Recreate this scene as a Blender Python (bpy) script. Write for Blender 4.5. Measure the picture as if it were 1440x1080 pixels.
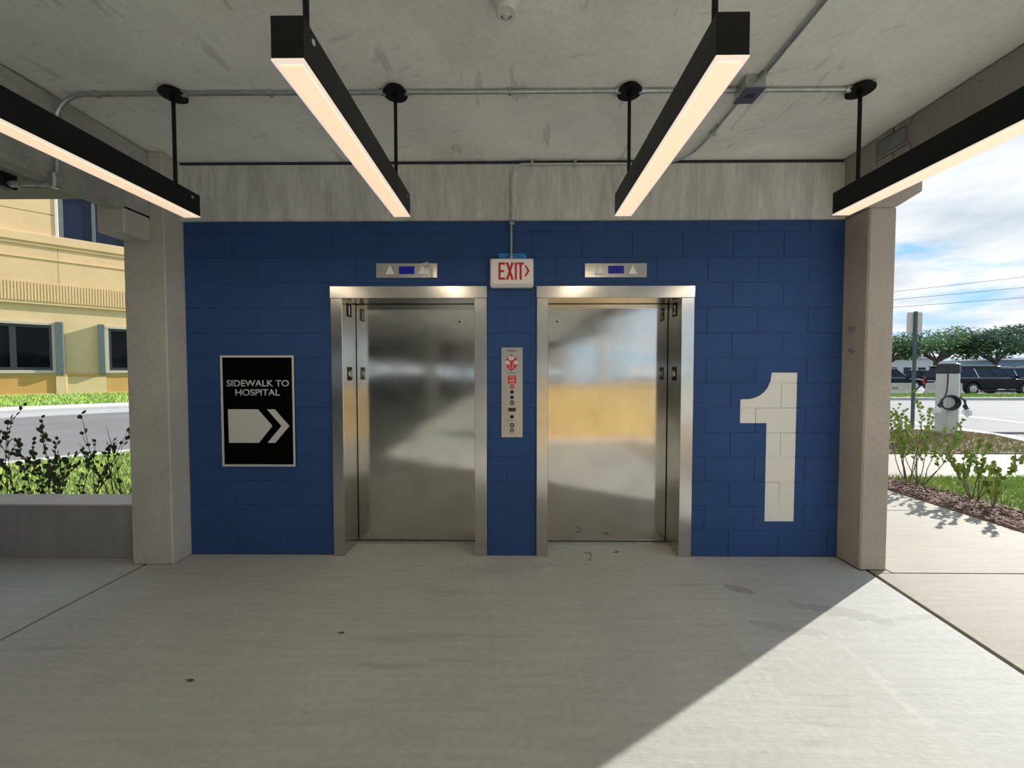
import bpy, bmesh, math, random
from mathutils import Vector, Matrix
random.seed(7)
S = bpy.context.scene
for o in list(bpy.data.objects): bpy.data.objects.remove(o)
COL = S.collection
# ------------------------------------------------------------------ camera
cam = bpy.data.cameras.new('camera'); camo = bpy.data.objects.new('camera', cam); COL.objects.link(camo)
cam.sensor_fit = 'HORIZONTAL'; cam.sensor_width = 36.0; cam.lens = 36.0*545/1440
cam.clip_start = 0.02; cam.clip_end = 500
camo.location = (0, 0, 1.52)
camo.rotation_euler = (math.radians(90)-math.atan(17/545), 0, math.atan(5/545))
S.camera = camo
# ------------------------------------------------------------------ exposure
S.view_settings.view_transform = 'Standard'
try: S.view_settings.look = 'None'
except Exception: pass
S.view_settings.exposure = 0.48
S.view_settings.gamma = 1.0
S.view_settings.use_curve_mapping = False
# ------------------------------------------------------------------ sky
SKY_STRENGTH = 1.3
SUN_STRENGTH = 5.1
SUN_EL = 25.0
LAMP_W = 3.2
W = bpy.data.worlds.new('sky'); S.world = W; W.use_nodes = True
nt = W.node_tree; nt.nodes.clear()
def N(t, **k):
    n = nt.nodes.new(t)
    for a, b in k.items(): setattr(n, a, b)
    return n
def setin(n, **k):
    for a, b in k.items(): n.inputs[a].default_value = b
tc = N('ShaderNodeTexCoord'); sep = N('ShaderNodeSeparateXYZ'); nt.links.new(tc.outputs['Generated'], sep.inputs[0])
zc = N('ShaderNodeMath', operation='MAXIMUM'); nt.links.new(sep.outputs[2], zc.inputs[0]); zc.inputs[1].default_value = 0.0
za = N('ShaderNodeMath', operation='ADD'); nt.links.new(zc.outputs[0], za.inputs[0]); za.inputs[1].default_value = 0.16
dx = N('ShaderNodeMath', operation='DIVIDE'); nt.links.new(sep.outputs[0], dx.inputs[0]); nt.links.new(za.outputs[0], dx.inputs[1])
dy = N('ShaderNodeMath', operation='DIVIDE'); nt.links.new(sep.outputs[1], dy.inputs[0]); nt.links.new(za.outputs[0], dy.inputs[1])
cmb = N('ShaderNodeCombineXYZ'); nt.links.new(dx.outputs[0], cmb.inputs[0]); nt.links.new(dy.outputs[0], cmb.inputs[1])
cmb.inputs[2].default_value = 5.2
cn = N('ShaderNodeTexNoise'); nt.links.new(cmb.outputs[0], cn.inputs['Vector']); setin(cn, Scale=1.15, Detail=9.0, Roughness=0.56, Distortion=0.25)
cr = N('ShaderNodeValToRGB'); nt.links.new(cn.outputs['Fac'], cr.inputs[0])
cr.color_ramp.elements[0].position = 0.42; cr.color_ramp.elements[0].color = (0, 0, 0, 1)
cr.color_ramp.elements[1].position = 0.52; cr.color_ramp.elements[1].color = (1, 1, 1, 1)
gn = N('ShaderNodeTexNoise'); nt.links.new(cmb.outputs[0], gn.inputs['Vector']); setin(gn, Scale=1.7, Detail=6.0, Roughness=0.55)
gr = N('ShaderNodeValToRGB'); nt.links.new(gn.outputs['Fac'], gr.inputs[0])
gr.color_ramp.elements[0].position = 0.40; gr.color_ramp.elements[0].color = (0.36, 0.41, 0.46, 1)
gr.color_ramp.elements[1].position = 0.62; gr.color_ramp.elements[1].color = (0.575, 0.59, 0.605, 1)
br = N('ShaderNodeValToRGB'); nt.links.new(zc.outputs[0], br.inputs[0])
br.color_ramp.elements[0].position = 0.0; br.color_ramp.elements[0].color = (0.30, 0.48, 0.62, 1)
br.color_ramp.elements[1].position = 0.5; br.color_ramp.elements[1].color = (0.10, 0.27, 0.50, 1)
mx = N('ShaderNodeMix', data_type='RGBA'); nt.links.new(cr.outputs[0], mx.inputs[0])
nt.links.new(br.outputs[0], mx.inputs[6]); nt.links.new(gr.outputs[0], mx.inputs[7])
bg = N('ShaderNodeBackground'); nt.links.new(mx.outputs[2], bg.inputs[0]); bg.inputs[1].default_value = SKY_STRENGTH
wo = N('ShaderNodeOutputWorld'); nt.links.new(bg.outputs[0], wo.inputs[0])
# ------------------------------------------------------------------ sun
sl = bpy.data.lights.new('sun', 'SUN'); sl.energy = SUN_STRENGTH; sl.angle = math.radians(0.6); sl.color = (1.0, 0.965, 0.89)
so = bpy.data.objects.new('sun', sl); COL.objects.link(so)
e = math.radians(SUN_EL); sd = Vector((0.857*math.cos(e), 0.515*math.cos(e), math.sin(e)))
so.rotation_euler = sd.to_track_quat('Z', 'Y').to_euler(); so.location = (10, 6, 9)

# ================================================================== helpers
class MB:
    def __init__(s): s.v = []; s.f = []
    def add(s, vs, fs):
        b = len(s.v); s.v += [tuple(v) for v in vs]; s.f += [tuple(b+i for i in f) for f in fs]; return s
    def box(s, x0, x1, y0, y1, z0, z1):
        return s.add([(x0,y0,z0),(x1,y0,z0),(x1,y1,z0),(x0,y1,z0),(x0,y0,z1),(x1,y0,z1),(x1,y1,z1),(x0,y1,z1)],
                     [(3,2,1,0),(4,5,6,7),(0,1,5,4),(1,2,6,5),(2,3,7,6),(3,0,4,7)])
    def prism(s, poly, a0, a1, axis='y'):
        # poly of 2D points; axis y -> (x,z), z -> (x,y), x -> (y,z)
        def m(p, a):
            return (p[0],a,p[1]) if axis=='y' else ((p[0],p[1],a) if axis=='z' else (a,p[0],p[1]))
        n = len(poly)
        ar = sum(poly[i][0]*poly[(i+1)%n][1]-poly[(i+1)%n][0]*poly[i][1] for i in range(n))
        if ar < 0: poly = poly[::-1]
        if axis == 'y': poly = poly[::-1]
        vs = [m(p,a0) for p in poly]+[m(p,a1) for p in poly]
        fs = [tuple(range(n))[::-1], tuple(range(n,2*n))]+[(i,(i+1)%n,(i+1)%n+n,i+n) for i in range(n)]
        return s.add(vs, fs)
    def cyl(s, p0, p1, r, n=12, r1=None):
        return s.tube([p0,p1], r, n, r1)
    def tube(s, path, r, n=10, r1=None, cap=True):
        P = [Vector(p) for p in path]; k = len(P); b = len(s.v); prev = None
        for i,p in enumerate(P):
            t = (P[min(i+1,k-1)]-P[max(i-1,0)]).normalized()
            if prev is None:
                a = Vector((0,0,1)) if abs(t.z) < 0.9 else Vector((1,0,0))
                u = t.cross(a).normalized()
            else: u = (prev-t*prev.dot(t)).normalized()
            prev = u; w = t.cross(u)
            rr = r if r1 is None else r+(r1-r)*i/(k-1)
            for j in range(n):
                c = 2*math.pi*j/n; s.v.append(tuple(p+(u*math.cos(c)+w*math.sin(c))*rr))
        for i in range(k-1):
            for j in range(n):
                s.f.append((b+i*n+j, b+i*n+(j+1)%n, b+(i+1)*n+(j+1)%n, b+(i+1)*n+j))
        if cap:
            s.f.append(tuple(b+j for j in range(n))[::-1]); s.f.append(tuple(b+(k-1)*n+j for j in range(n)))
        return s
    def lathe(s, prof, c, n=24):
        b = len(s.v)
        for (r,z) in prof:
            for j in range(n):
                a = 2*math.pi*j/n; s.v.append((c[0]+r*math.cos(a), c[1]+r*math.sin(a), c[2]+z))
        for i in range(len(prof)-1):
            for j in range(n):
                s.f.append((b+i*n+j, b+i*n+(j+1)%n, b+(i+1)*n+(j+1)%n, b+(i+1)*n+j))
        s.f.append(tuple(b+j for j in range(n))[::-1]); s.f.append(tuple(b+(len(prof)-1)*n+j for j in range(n)))
        return s
    def rot(s, fn):
        s.v = [tuple(fn(Vector(v))) for v in s.v]; return s
    def mesh(s, name, mat, smooth=False, bevel=0, seg=1, off=(0,0,0)):
        me = bpy.data.meshes.new(name)
        me.from_pydata([(v[0]-off[0],v[1]-off[1],v[2]-off[2]) for v in s.v], [], s.f)
        bm = bmesh.new(); bm.from_mesh(me)
        bmesh.ops.recalc_face_normals(bm, faces=bm.faces)
        if bevel:
            es = [e for e in bm.edges if len(e.link_faces)==2 and e.calc_face_angle(0) > 0.5]
            bmesh.ops.bevel(bm, geom=es, offset=bevel, segments=seg, affect='EDGES', profile=0.5, clamp_overlap=True)
        bm.to_mesh(me); bm.free()
        if smooth:
            for p in me.polygons: p.use_smooth = True
            try: me.set_sharp_from_angle(angle=math.radians(40))
            except Exception: pass
        me.materials.append(mat)
        return me
    def build(s, name, mat, parent=None, smooth=False, bevel=0, seg=1, local=False, kind=None):
        off = (0,0,0)
        if parent is not None and not local:
            p = parent; off = Vector((0,0,0))
            while p is not None: off = off+p.location; p = p.parent
        o = bpy.data.objects.new(name, s.mesh(name, mat, smooth, bevel, seg, off))
        COL.objects.link(o)
        if parent is not None: o.parent = parent
        if kind: o['kind'] = kind
        return o
def tag(o, label, cat, group=None, kind=None):
    o['label'] = label; o['category'] = cat
    if group: o['group'] = group
    if kind: o['kind'] = kind
    return o
def empty(name, loc, label, cat, group=None, kind=None, rz=0):
    o = bpy.data.objects.new(name, None); COL.objects.link(o); o.location = loc; o.rotation_euler = (0,0,rz)
    o.empty_display_size = 0.1
    return tag(o, label, cat, group, kind)
def copy_tree(o, parent=None):
    c = o.copy(); COL.objects.link(c); c.parent = parent
    for ch in o.children: copy_tree(ch, c)
    return c
def text_polys(txt, x0, x1, z0, z1, y, depth, mat, name, parent, offset=0.0, mirror=False):
    cu = bpy.data.curves.new('t', 'FONT'); cu.body = txt; cu.offset = offset; cu.resolution_u = 6
    to = bpy.data.objects.new('t', cu); COL.objects.link(to)
    dg = bpy.context.evaluated_depsgraph_get(); dg.update()
    me = bpy.data.meshes.new_from_object(to.evaluated_get(dg))
    bpy.data.objects.remove(to)
    xs = [v.co.x for v in me.vertices]; ys = [v.co.y for v in me.vertices]
    a, b, c, d = min(xs), max(xs), min(ys), max(ys)
    bm = bmesh.new(); bm.from_mesh(me)
    for v in bm.verts:
        v.co = Vector((x0+(v.co.x-a)/(b-a)*(x1-x0), y, z0+(v.co.y-c)/(d-c)*(z1-z0)))
    r = bmesh.ops.extrude_face_region(bm, geom=bm.faces[:])
    for g in r['geom']:
        if isinstance(g, bmesh.types.BMVert): g.co.y -= depth
    bmesh.ops.recalc_face_normals(bm, faces=bm.faces)
    off = Vector((0,0,0)); p = parent
    while p is not None: off = off+p.location; p = p.parent
    for v in bm.verts: v.co -= off
    bm.to_mesh(me); bm.free(); me.materials.clear(); me.materials.append(mat); me.name = name
    o = bpy.data.objects.new(name, me); COL.objects.link(o); o.parent = parent
    return o
# ------------------------------------------------------------------ materials
def M(name, col, rough=0.6, metal=0.0, var=0.0, scale=4.0, stretch=(1,1,1), bump=0.0, bscale=60.0, bstretch=None, fine=0.0, fscale=80.0,
      emit=None, es=0.0, spec=0.5, trans=0.0, spots=0.0, sscale=30.0, sth=0.12, sub=None, alpha=1.0, rvar=0.0):
    m = bpy.data.materials.new(name); m.use_nodes = True; t = m.node_tree; b = t.nodes['Principled BSDF']
    L = t.links.new
    b.inputs['Base Color'].default_value = (*col,1); b.inputs['Roughness'].default_value = rough; b.inputs['Metallic'].default_value = metal
    b.inputs['Specular IOR Level'].default_value = spec
    if trans: b.inputs['Transmission Weight'].default_value = trans
    if alpha < 1: b.inputs['Alpha'].default_value = alpha
    if emit: b.inputs['Emission Color'].default_value = (*emit,1); b.inputs['Emission Strength'].default_value = es
    if var or bump or fine or spots or rvar:
        g = t.nodes.new('ShaderNodeNewGeometry')
        def vec(st):
            q = t.nodes.new('ShaderNodeVectorMath'); q.operation = 'MULTIPLY'; L(g.outputs['Position'], q.inputs[0]); q.inputs[1].default_value = st
            return q.outputs[0]
        def noise(st, sc, det=5, ro=0.55):
            n = t.nodes.new('ShaderNodeTexNoise'); L(vec(st), n.inputs['Vector']); n.inputs['Scale'].default_value = sc
            n.inputs['Detail'].default_value = det; n.inputs['Roughness'].default_value = ro; return n.outputs['Fac']
        cur = None
        def mult(fac, lo, hi, p0=0.3, p1=0.7):
            nonlocal cur
            r = t.nodes.new('ShaderNodeMapRange'); L(fac, r.inputs['Value'])
            r.inputs['From Min'].default_value = p0; r.inputs['From Max'].default_value = p1
            r.inputs['To Min'].default_value = lo; r.inputs['To Max'].default_value = hi
            x = t.nodes.new('ShaderNodeMix'); x.data_type = 'RGBA'; x.blend_type = 'MULTIPLY'; x.inputs[0].default_value = 1
            if cur is None: x.inputs[6].default_value = (*col,1)
            else: L(cur, x.inputs[6])
            L(r.outputs[0], x.inputs[7]); cur = x.outputs[2]
        if var: mult(noise(stretch, scale), 1-var, 1+var)
        if fine: mult(noise(stretch, fscale, 3, 0.6), 1-fine, 1+fine)
        if spots:
            vo = t.nodes.new('ShaderNodeTexVoronoi'); L(vec(stretch), vo.inputs['Vector']); vo.inputs['Scale'].default_value = sscale
            a = t.nodes.new('ShaderNodeMath'); a.operation = 'ADD'; L(vo.outputs['Distance'], a.inputs[0]); L(noise((1,1,1), sscale*0.35, 2), a.inputs[1])
            mult(a.outputs[0], 1-spots, 1.0, sth+0.28, sth+0.36)
        if cur is not None: L(cur, b.inputs['Base Color'])
        if rvar:
            r = t.nodes.new('ShaderNodeMapRange'); L(noise(stretch, scale*1.7, 6), r.inputs['Value'])
            r.inputs['From Min'].default_value = 0.3; r.inputs['From Max'].default_value = 0.7
            r.inputs['To Min'].default_value = rough-rvar; r.inputs['To Max'].default_value = rough+rvar; L(r.outputs[0], b.inputs['Roughness'])
        if bump:
            bp = t.nodes.new('ShaderNodeBump'); bp.inputs['Strength'].default_value = min(bump,1); bp.inputs['Distance'].default_value = 0.02*max(bump,1)
            L(noise(bstretch or stretch, bscale), bp.inputs['Height']); L(bp.outputs[0], b.inputs['Normal'])
    return m
def floor_mat(name, col, streak=0.05, stains=()):
    m = M(name, col, rough=0.75, var=0.07, scale=1.3, fine=0.07, fscale=28, spots=0.45, sscale=9.0, sth=-0.19, bump=0.15, bscale=90, bstretch=(0.25,1,1))
    t = m.node_tree; b = t.nodes['Principled BSDF']; L = t.links.new
    src = b.inputs['Base Color'].links[0].from_socket
    g = t.nodes.new('ShaderNodeNewGeometry')
    def layer(st, sc, lo, hi, p0, p1, det=6):
        nonlocal src
        q = t.nodes.new('ShaderNodeVectorMath'); q.operation = 'MULTIPLY'; L(g.outputs['Position'], q.inputs[0]); q.inputs[1].default_value = st
        n = t.nodes.new('ShaderNodeTexNoise'); L(q.outputs[0], n.inputs['Vector']); n.inputs['Scale'].default_value = sc; n.inputs['Detail'].default_value = det
        r = t.nodes.new('ShaderNodeMapRange'); L(n.outputs['Fac'], r.inputs['Value'])
        for k,v in (('From Min',p0),('From Max',p1),('To Min',lo),('To Max',hi)): r.inputs[k].default_value = v
        x = t.nodes.new('ShaderNodeMix'); x.data_type='RGBA'; x.blend_type='MULTIPLY'; x.inputs[0].default_value = 1
        L(src, x.inputs[6]); L(r.outputs[0], x.inputs[7]); src = x.outputs[2]
    layer((0.6,11,1), 3.0, 1-streak, 1+streak, 0.35, 0.65)          # broom streaks across
    layer((0.12,1.0,1), 9.0, 0.86, 1.0, 0.30, 0.37, 3)              # thin drag lines
    layer((3.2,0.35,1), 2.2, 1.0, 1.10, 0.66, 0.72, 4)              # pale scrape marks
    for (sx, sy, rx, ry, d, ang) in stains:
        q = t.nodes.new('ShaderNodeVectorMath'); q.operation='SUBTRACT'; L(g.outputs['Position'], q.inputs[0]); q.inputs[1].default_value = (sx,sy,0)
        mp = t.nodes.new('ShaderNodeVectorRotate'); mp.rotation_type='Z_AXIS'; L(q.outputs[0], mp.inputs['Vector']); mp.inputs['Angle'].default_value = -ang
        sc = t.nodes.new('ShaderNodeVectorMath'); sc.operation='MULTIPLY'; L(mp.outputs[0], sc.inputs[0]); sc.inputs[1].default_value = (1/rx,1/ry,1)
        ln = t.nodes.new('ShaderNodeVectorMath'); ln.operation='LENGTH'; L(sc.outputs[0], ln.inputs[0])
        n = t.nodes.new('ShaderNodeTexNoise'); L(g.outputs['Position'], n.inputs['Vector']); n.inputs['Scale'].default_value = 14; n.inputs['Detail'].default_value = 5
        a = t.nodes.new('ShaderNodeMath'); a.operation='MULTIPLY_ADD'; L(n.outputs['Fac'], a.inputs[0]); a.inputs[1].default_value = 1.5; L(ln.outputs['Value'], a.inputs[2])
        r = t.nodes.new('ShaderNodeMapRange'); L(a.outputs[0], r.inputs['Value'])
        for k,v in (('From Min',1.5),('From Max',1.62),('To Min',1-d),('To Max',1.0)): r.inputs[k].default_value = v
        x = t.nodes.new('ShaderNodeMix'); x.data_type='RGBA'; x.blend_type='MULTIPLY'; x.inputs[0].default_value = 1
        L(src, x.inputs[6]); L(r.outputs[0], x.inputs[7]); src = x.outputs[2]
    L(src, b.inputs['Base Color'])
    return m
def steel_mat(name, col, rough, wave, waves=(0.9,1,2.6), wscale=1.6, smudge=0.1):
    m = M(name, col, rough=rough, metal=1.0, var=smudge, scale=3.2, fine=0.03, fscale=60, stretch=(1,1,0.7), rvar=0.025)
    t = m.node_tree; b = t.nodes['Principled BSDF']; L = t.links.new
    g = t.nodes.new('ShaderNodeNewGeometry')
    q = t.nodes.new('ShaderNodeVectorMath'); q.operation='MULTIPLY'; L(g.outputs['Position'], q.inputs[0]); q.inputs[1].default_value = waves
    n = t.nodes.new('ShaderNodeTexNoise'); L(q.outputs[0], n.inputs['Vector']); n.inputs['Scale'].default_value = wscale; n.inputs['Detail'].default_value = 1.0
    bp = t.nodes.new('ShaderNodeBump'); bp.inputs['Strength'].default_value = 1.0; bp.inputs['Distance'].default_value = wave; L(n.outputs['Fac'], bp.inputs['Height'])
    L(bp.outputs[0], b.inputs['Normal'])
    b.inputs['Anisotropic'].default_value = 0.4
    return m
m_floor = floor_mat('floor_concrete', (0.42,0.42,0.395), stains=((1.56,2.68,0.12,0.06,0.28,-0.5),(2.07,2.42,0.34,0.07,0.16,-0.35),(1.62,2.26,0.22,0.05,0.14,-0.3),(-0.15,2.95,0.5,0.1,0.08,0.1)))
m_walk = floor_mat('sidewalk_concrete', (0.29,0.255,0.205), 0.06)
m_joint = M('sealant_and_gap_shade', (0.03,0.035,0.045), 0.7)  # dark floor joints; also colours the painted shade above the header beam
m_ceil = M('ceiling_concrete', (0.88,0.89,0.85), 0.85, var=0.09, scale=1.6, fine=0.05, fscale=35, spots=0.22, sscale=5.5, sth=-0.2, bump=0.25, bscale=40)
def add_marks(m, st, sc, th, d, ang=0.0):
    t = m.node_tree; b = t.nodes['Principled BSDF']; L = t.links.new; src = b.inputs['Base Color'].links[0].from_socket
    g = t.nodes.new('ShaderNodeNewGeometry'); ro = t.nodes.new('ShaderNodeVectorRotate'); ro.rotation_type = 'Z_AXIS'; ro.inputs['Angle'].default_value = ang
    L(g.outputs['Position'], ro.inputs['Vector'])
    q = t.nodes.new('ShaderNodeVectorMath'); q.operation = 'MULTIPLY'; L(ro.outputs[0], q.inputs[0]); q.inputs[1].default_value = st
    n = t.nodes.new('ShaderNodeTexNoise'); L(q.outputs[0], n.inputs['Vector']); n.inputs['Scale'].default_value = sc; n.inputs['Detail'].default_value = 3
    r = t.nodes.new('ShaderNodeMapRange'); L(n.outputs['Fac'], r.inputs['Value'])
    for k,v in (('From Min',th),('From Max',th+0.03),('To Min',1.0),('To Max',1-d)): r.inputs[k].default_value = v
    x = t.nodes.new('ShaderNodeMix'); x.data_type='RGBA'; x.blend_type='MULTIPLY'; x.inputs[0].default_value = 1
    L(src, x.inputs[6]); L(r.outputs[0], x.inputs[7]); L(x.outputs[2], b.inputs['Base Color'])
add_marks(m_ceil, (6,1.3,1), 1.5, 0.64, 0.20); add_marks(m_ceil, (2.5,9,1), 2.0, 0.67, 0.12, 0.3); add_marks(m_ceil, (1,1,1), 0.9, 0.55, 0.06)
m_beam = M('cast_concrete', (0.62,0.625,0.59), 0.85, var=0.16, scale=3.0, stretch=(3.0,3.0,0.5), fine=0.12, fscale=14, spots=0.45, sscale=22, sth=-0.13, bump=0.5, bscale=45)
m_beamw = M('side_beam_concrete', (0.40,0.40,0.375), 0.85, var=0.2, scale=3.0, fine=0.12, fscale=25, spots=0.5, sscale=18, sth=-0.1, bump=0.5, bscale=45)
m_beamb = M('brown_concrete', (0.33,0.30,0.27), 0.85, var=0.14, scale=2.5, fine=0.06, fscale=30, bump=0.3, bscale=45)
m_col = M('column_concrete', (0.50,0.48,0.435), 0.85, var=0.10, scale=2.2, fine=0.06, fscale=30, spots=0.45, sscale=13, sth=-0.16, bump=0.35, bscale=50)
m_colr = M('column_tan_concrete', (0.47,0.405,0.34), 0.85, var=0.08, scale=2.5, fine=0.06, fscale=40, spots=0.3, sscale=13, sth=-0.2, bump=0.4, bscale=60)
m_low = M('low_wall_concrete', (0.30,0.285,0.29), 0.85, var=0.12, scale=3, stretch=(2,2,0.6), fine=0.05, fscale=30, bump=0.2)
m_cap = M('low_wall_cap', (0.64,0.55,0.49), 0.85, var=0.08, scale=3, bump=0.2)
m_blue = M('blue_paint', (0.028,0.076,0.222), 0.6, spec=0.25, var=0.07, scale=2.5, bump=0.35, bscale=70, fine=0.03, fscale=40)
m_mortar = M('blue_mortar', (0.022,0.060,0.180), 0.6, bump=0.2)
m_white = M('white_wall_paint', (0.84,0.82,0.75), 0.6, var=0.04, scale=3, bump=0.3, bscale=80)
m_steel = steel_mat('door_steel', (0.60,0.585,0.55), 0.11, 0.006, (0.5,1,1.7), 1.3)
m_frame = steel_mat('frame_steel', (0.60,0.585,0.545), 0.22, 0.003, (0.5,1,1.2), 1.3)
m_plate = steel_mat('plate_steel', (0.52,0.515,0.49), 0.30, 0.002)
m_galv = M('galvanised_steel', (0.50,0.53,0.53), 0.38, 0.9, var=0.15, scale=20, fine=0.05)
m_black = M('black_metal', (0.006,0.006,0.0065), 0.42, spec=0.25, var=0.2, scale=12)
m_blackm = M('black_matte', (0.004,0.004,0.005), 0.5, spec=0.2)
m_diff = M('lamp_diffuser', (0.85,0.80,0.72), 0.4, emit=(1.0,0.68,0.44), es=0.60)
m_lip = M('lamp_edge', (0.85,0.80,0.74), 0.4, emit=(1.0,0.80,0.66), es=0.45)
m_plastic = M('white_plastic', (0.70,0.69,0.64), 0.45, var=0.03)
m_exit = M('exit_face', (0.72,0.68,0.62), 0.4, emit=(1.0,0.9,0.8), es=0.06)
m_red = M('red_print', (0.60,0.015,0.03), 0.45)
m_tape = M('blue_tape', (0.03,0.28,0.72), 0.6, var=0.2, scale=30)
m_screen = M('blue_display', (0.004,0.006,0.08), 0.15, emit=(0.0,0.005,0.30), es=0.22)
m_redscreen = M('dark_red_display', (0.06,0.012,0.01), 0.2)
m_arrow = M('white_arrow', (0.92,0.91,0.86), 0.35)
m_sign = M('black_sign', (0.001,0.001,0.001), 0.5, spec=0.06)
m_signw = M('sign_white', (0.60,0.605,0.58), 0.5)
m_signt = M('sign_letters', (0.56,0.60,0.65), 0.5)
m_clear = M('clear_tape', (0.75,0.77,0.78), 0.25, alpha=0.45)
# exterior
m_asph = M('asphalt', (0.215,0.20,0.20), 0.9, var=0.13, scale=0.5, stretch=(1,1,1), fine=0.10, fscale=30, bump=0.3, bscale=60)
m_asphr = M('light_asphalt', (0.235,0.23,0.23), 0.9, var=0.10, scale=0.4, stretch=(0.3,1,1), fine=0.08, fscale=20)
m_curb = M('curb_concrete', (0.68,0.66,0.62), 0.85, var=0.06, scale=2, fine=0.05, fscale=15)
m_gutter = M('gutter_concrete', (0.46,0.455,0.45), 0.85, var=0.08, scale=2)
m_line = M('road_paint', (0.78,0.78,0.78), 0.7, var=0.06, scale=3)
m_soil = M('lawn_soil', (0.14,0.19,0.05), 0.95, var=0.3, scale=3, fine=0.25, fscale=20)
m_lawnf = M('far_lawn', (0.16,0.30,0.05), 0.95, var=0.25, scale=2, fine=0.3, fscale=9)
m_mulch = M('mulch_bed', (0.17,0.10,0.07), 0.95, var=0.3, scale=9, fine=0.4, fscale=45, bump=1.0, bscale=35)
m_mulch2 = M('dry_island_bed', (0.20,0.17,0.10), 0.95, var=0.3, scale=4, fine=0.4, fscale=25, bump=1.0, bscale=25)
m_chip = M('mulch_chip', (0.22,0.12,0.085), 0.9, var=0.45, scale=25)
def grass_mat(name, c, v=0.3):
    m = M(name, c, 0.7, var=v, scale=5, fine=0.25, fscale=30, spec=0.3); return m
m_grassl = grass_mat('grass_left', (0.32,0.44,0.10), 0.4)
m_grassr = grass_mat('grass_right', (0.30,0.40,0.09), 0.35)
m_grassd = grass_mat('grass_dry', (0.34,0.28,0.13), 0.3)
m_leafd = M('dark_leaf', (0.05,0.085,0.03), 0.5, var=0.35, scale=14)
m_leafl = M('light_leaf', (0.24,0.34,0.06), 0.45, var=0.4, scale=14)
m_stem = M('shrub_stem', (0.12,0.085,0.06), 0.8, var=0.2, scale=20)
m_leaft = [M('oak_leaf_a', (0.085,0.17,0.045), 0.7, var=0.35, scale=0.7), M('oak_leaf_b', (0.12,0.23,0.065), 0.7, var=0.35, scale=0.7), M('oak_leaf_c', (0.06,0.13,0.05), 0.7, var=0.35, scale=0.7)]
m_bark = M('oak_bark', (0.12,0.09,0.075), 0.9, var=0.25, scale=5)
m_stucco = M('tan_stucco', (0.72,0.515,0.27), 0.9, var=0.05, scale=1.0, bump=0.15, bscale=8)
m_brick = M('painted_tan_brick', (0.70,0.53,0.29), 0.9, var=0.06, scale=1.0)
m_brick2 = M('painted_ochre_brick', (0.62,0.36,0.11), 0.9, var=0.06, scale=1.0)
def brick_bump(m):
    t = m.node_tree; b = t.nodes['Principled BSDF']; L = t.links.new
    tcd = t.nodes.new('ShaderNodeTexCoord'); bk = t.nodes.new('ShaderNodeTexBrick')
    sp = t.nodes.new('ShaderNodeSeparateXYZ'); cb = t.nodes.new('ShaderNodeCombineXYZ')
    L(tcd.outputs['Object'], sp.inputs[0]); L(sp.outputs[0], cb.inputs[0]); L(sp.outputs[2], cb.inputs[1]); L(cb.outputs[0], bk.inputs['Vector'])
    for k,v in (('Scale',1.0),('Mortar Size',0.012),('Brick Width',0.4),('Row Height',0.14)): bk.inputs[k].default_value = v
    bk.inputs['Color1'].default_value = (1,1,1,1); bk.inputs['Color2'].default_value = (0.8,0.8,0.8,1); bk.inputs['Mortar'].default_value = (0,0,0,1)
    bp = t.nodes.new('ShaderNodeBump'); bp.inputs['Strength'].default_value = 0.5; bp.inputs['Distance'].default_value = 0.02
    L(bk.outputs['Color'], bp.inputs['Height']); L(bp.outputs[0], b.inputs['Normal'])
brick_bump(m_brick); brick_bump(m_brick2)
m_winf = M('window_frame_tan', (0.55,0.48,0.38), 0.5, var=0.05)
m_wind = M('window_sash_dark', (0.03,0.032,0.04), 0.4)
m_winl = M('window_fin_grey', (0.10,0.13,0.125), 0.5, var=0.1)
m_glass = M('dark_window_glass', (0.004,0.005,0.008), 0.06, spec=0.12)
m_glassb = M('blue_window_glass', (0.015,0.018,0.04), 0.08, spec=0.25)
m_postg = M('post_green', (0.05,0.085,0.09), 0.5, var=0.1)
m_signb = M('sign_back_alu', (0.55,0.50,0.47), 0.5, 0.3)
m_charger = M('charger_grey', (0.50,0.51,0.47), 0.45, var=0.03)
m_rubber = M('black_rubber', (0.015,0.016,0.02), 0.5)
m_bag = M('clear_bag', (0.75,0.77,0.78), 0.3, alpha=0.75)
m_carb = M('black_car_paint', (0.004,0.005,0.008), 0.12, spec=0.2)
m_carn = M('navy_car_paint', (0.008,0.013,0.03), 0.15, spec=0.2)
m_cars = M('silver_car_paint', (0.55,0.56,0.58), 0.25, 0.4)
m_carg = M('car_glass', (0.006,0.012,0.03), 0.05, spec=0.3)
m_chrome = M('car_chrome', (0.75,0.76,0.78), 0.15, 1.0)
m_tail = M('tail_light', (0.45,0.02,0.03), 0.2)
m_tyre = M('tyre_rubber', (0.02,0.02,0.021), 0.8)
m_barrier = M('barrier_concrete', (0.52,0.47,0.41), 0.9, var=0.15, scale=2.0, fine=0.1, fscale=10)
m_bwhite = M('far_white_wall', (0.72,0.74,0.75), 0.8)
m_bblue = M('far_blue_wall', (0.16,0.24,0.30), 0.8)
m_yellow = M('yellow_wall', (0.66,0.47,0.20), 0.8, var=0.08, scale=2)
m_wire = M('wire', (0.05,0.055,0.06), 0.6)

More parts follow.
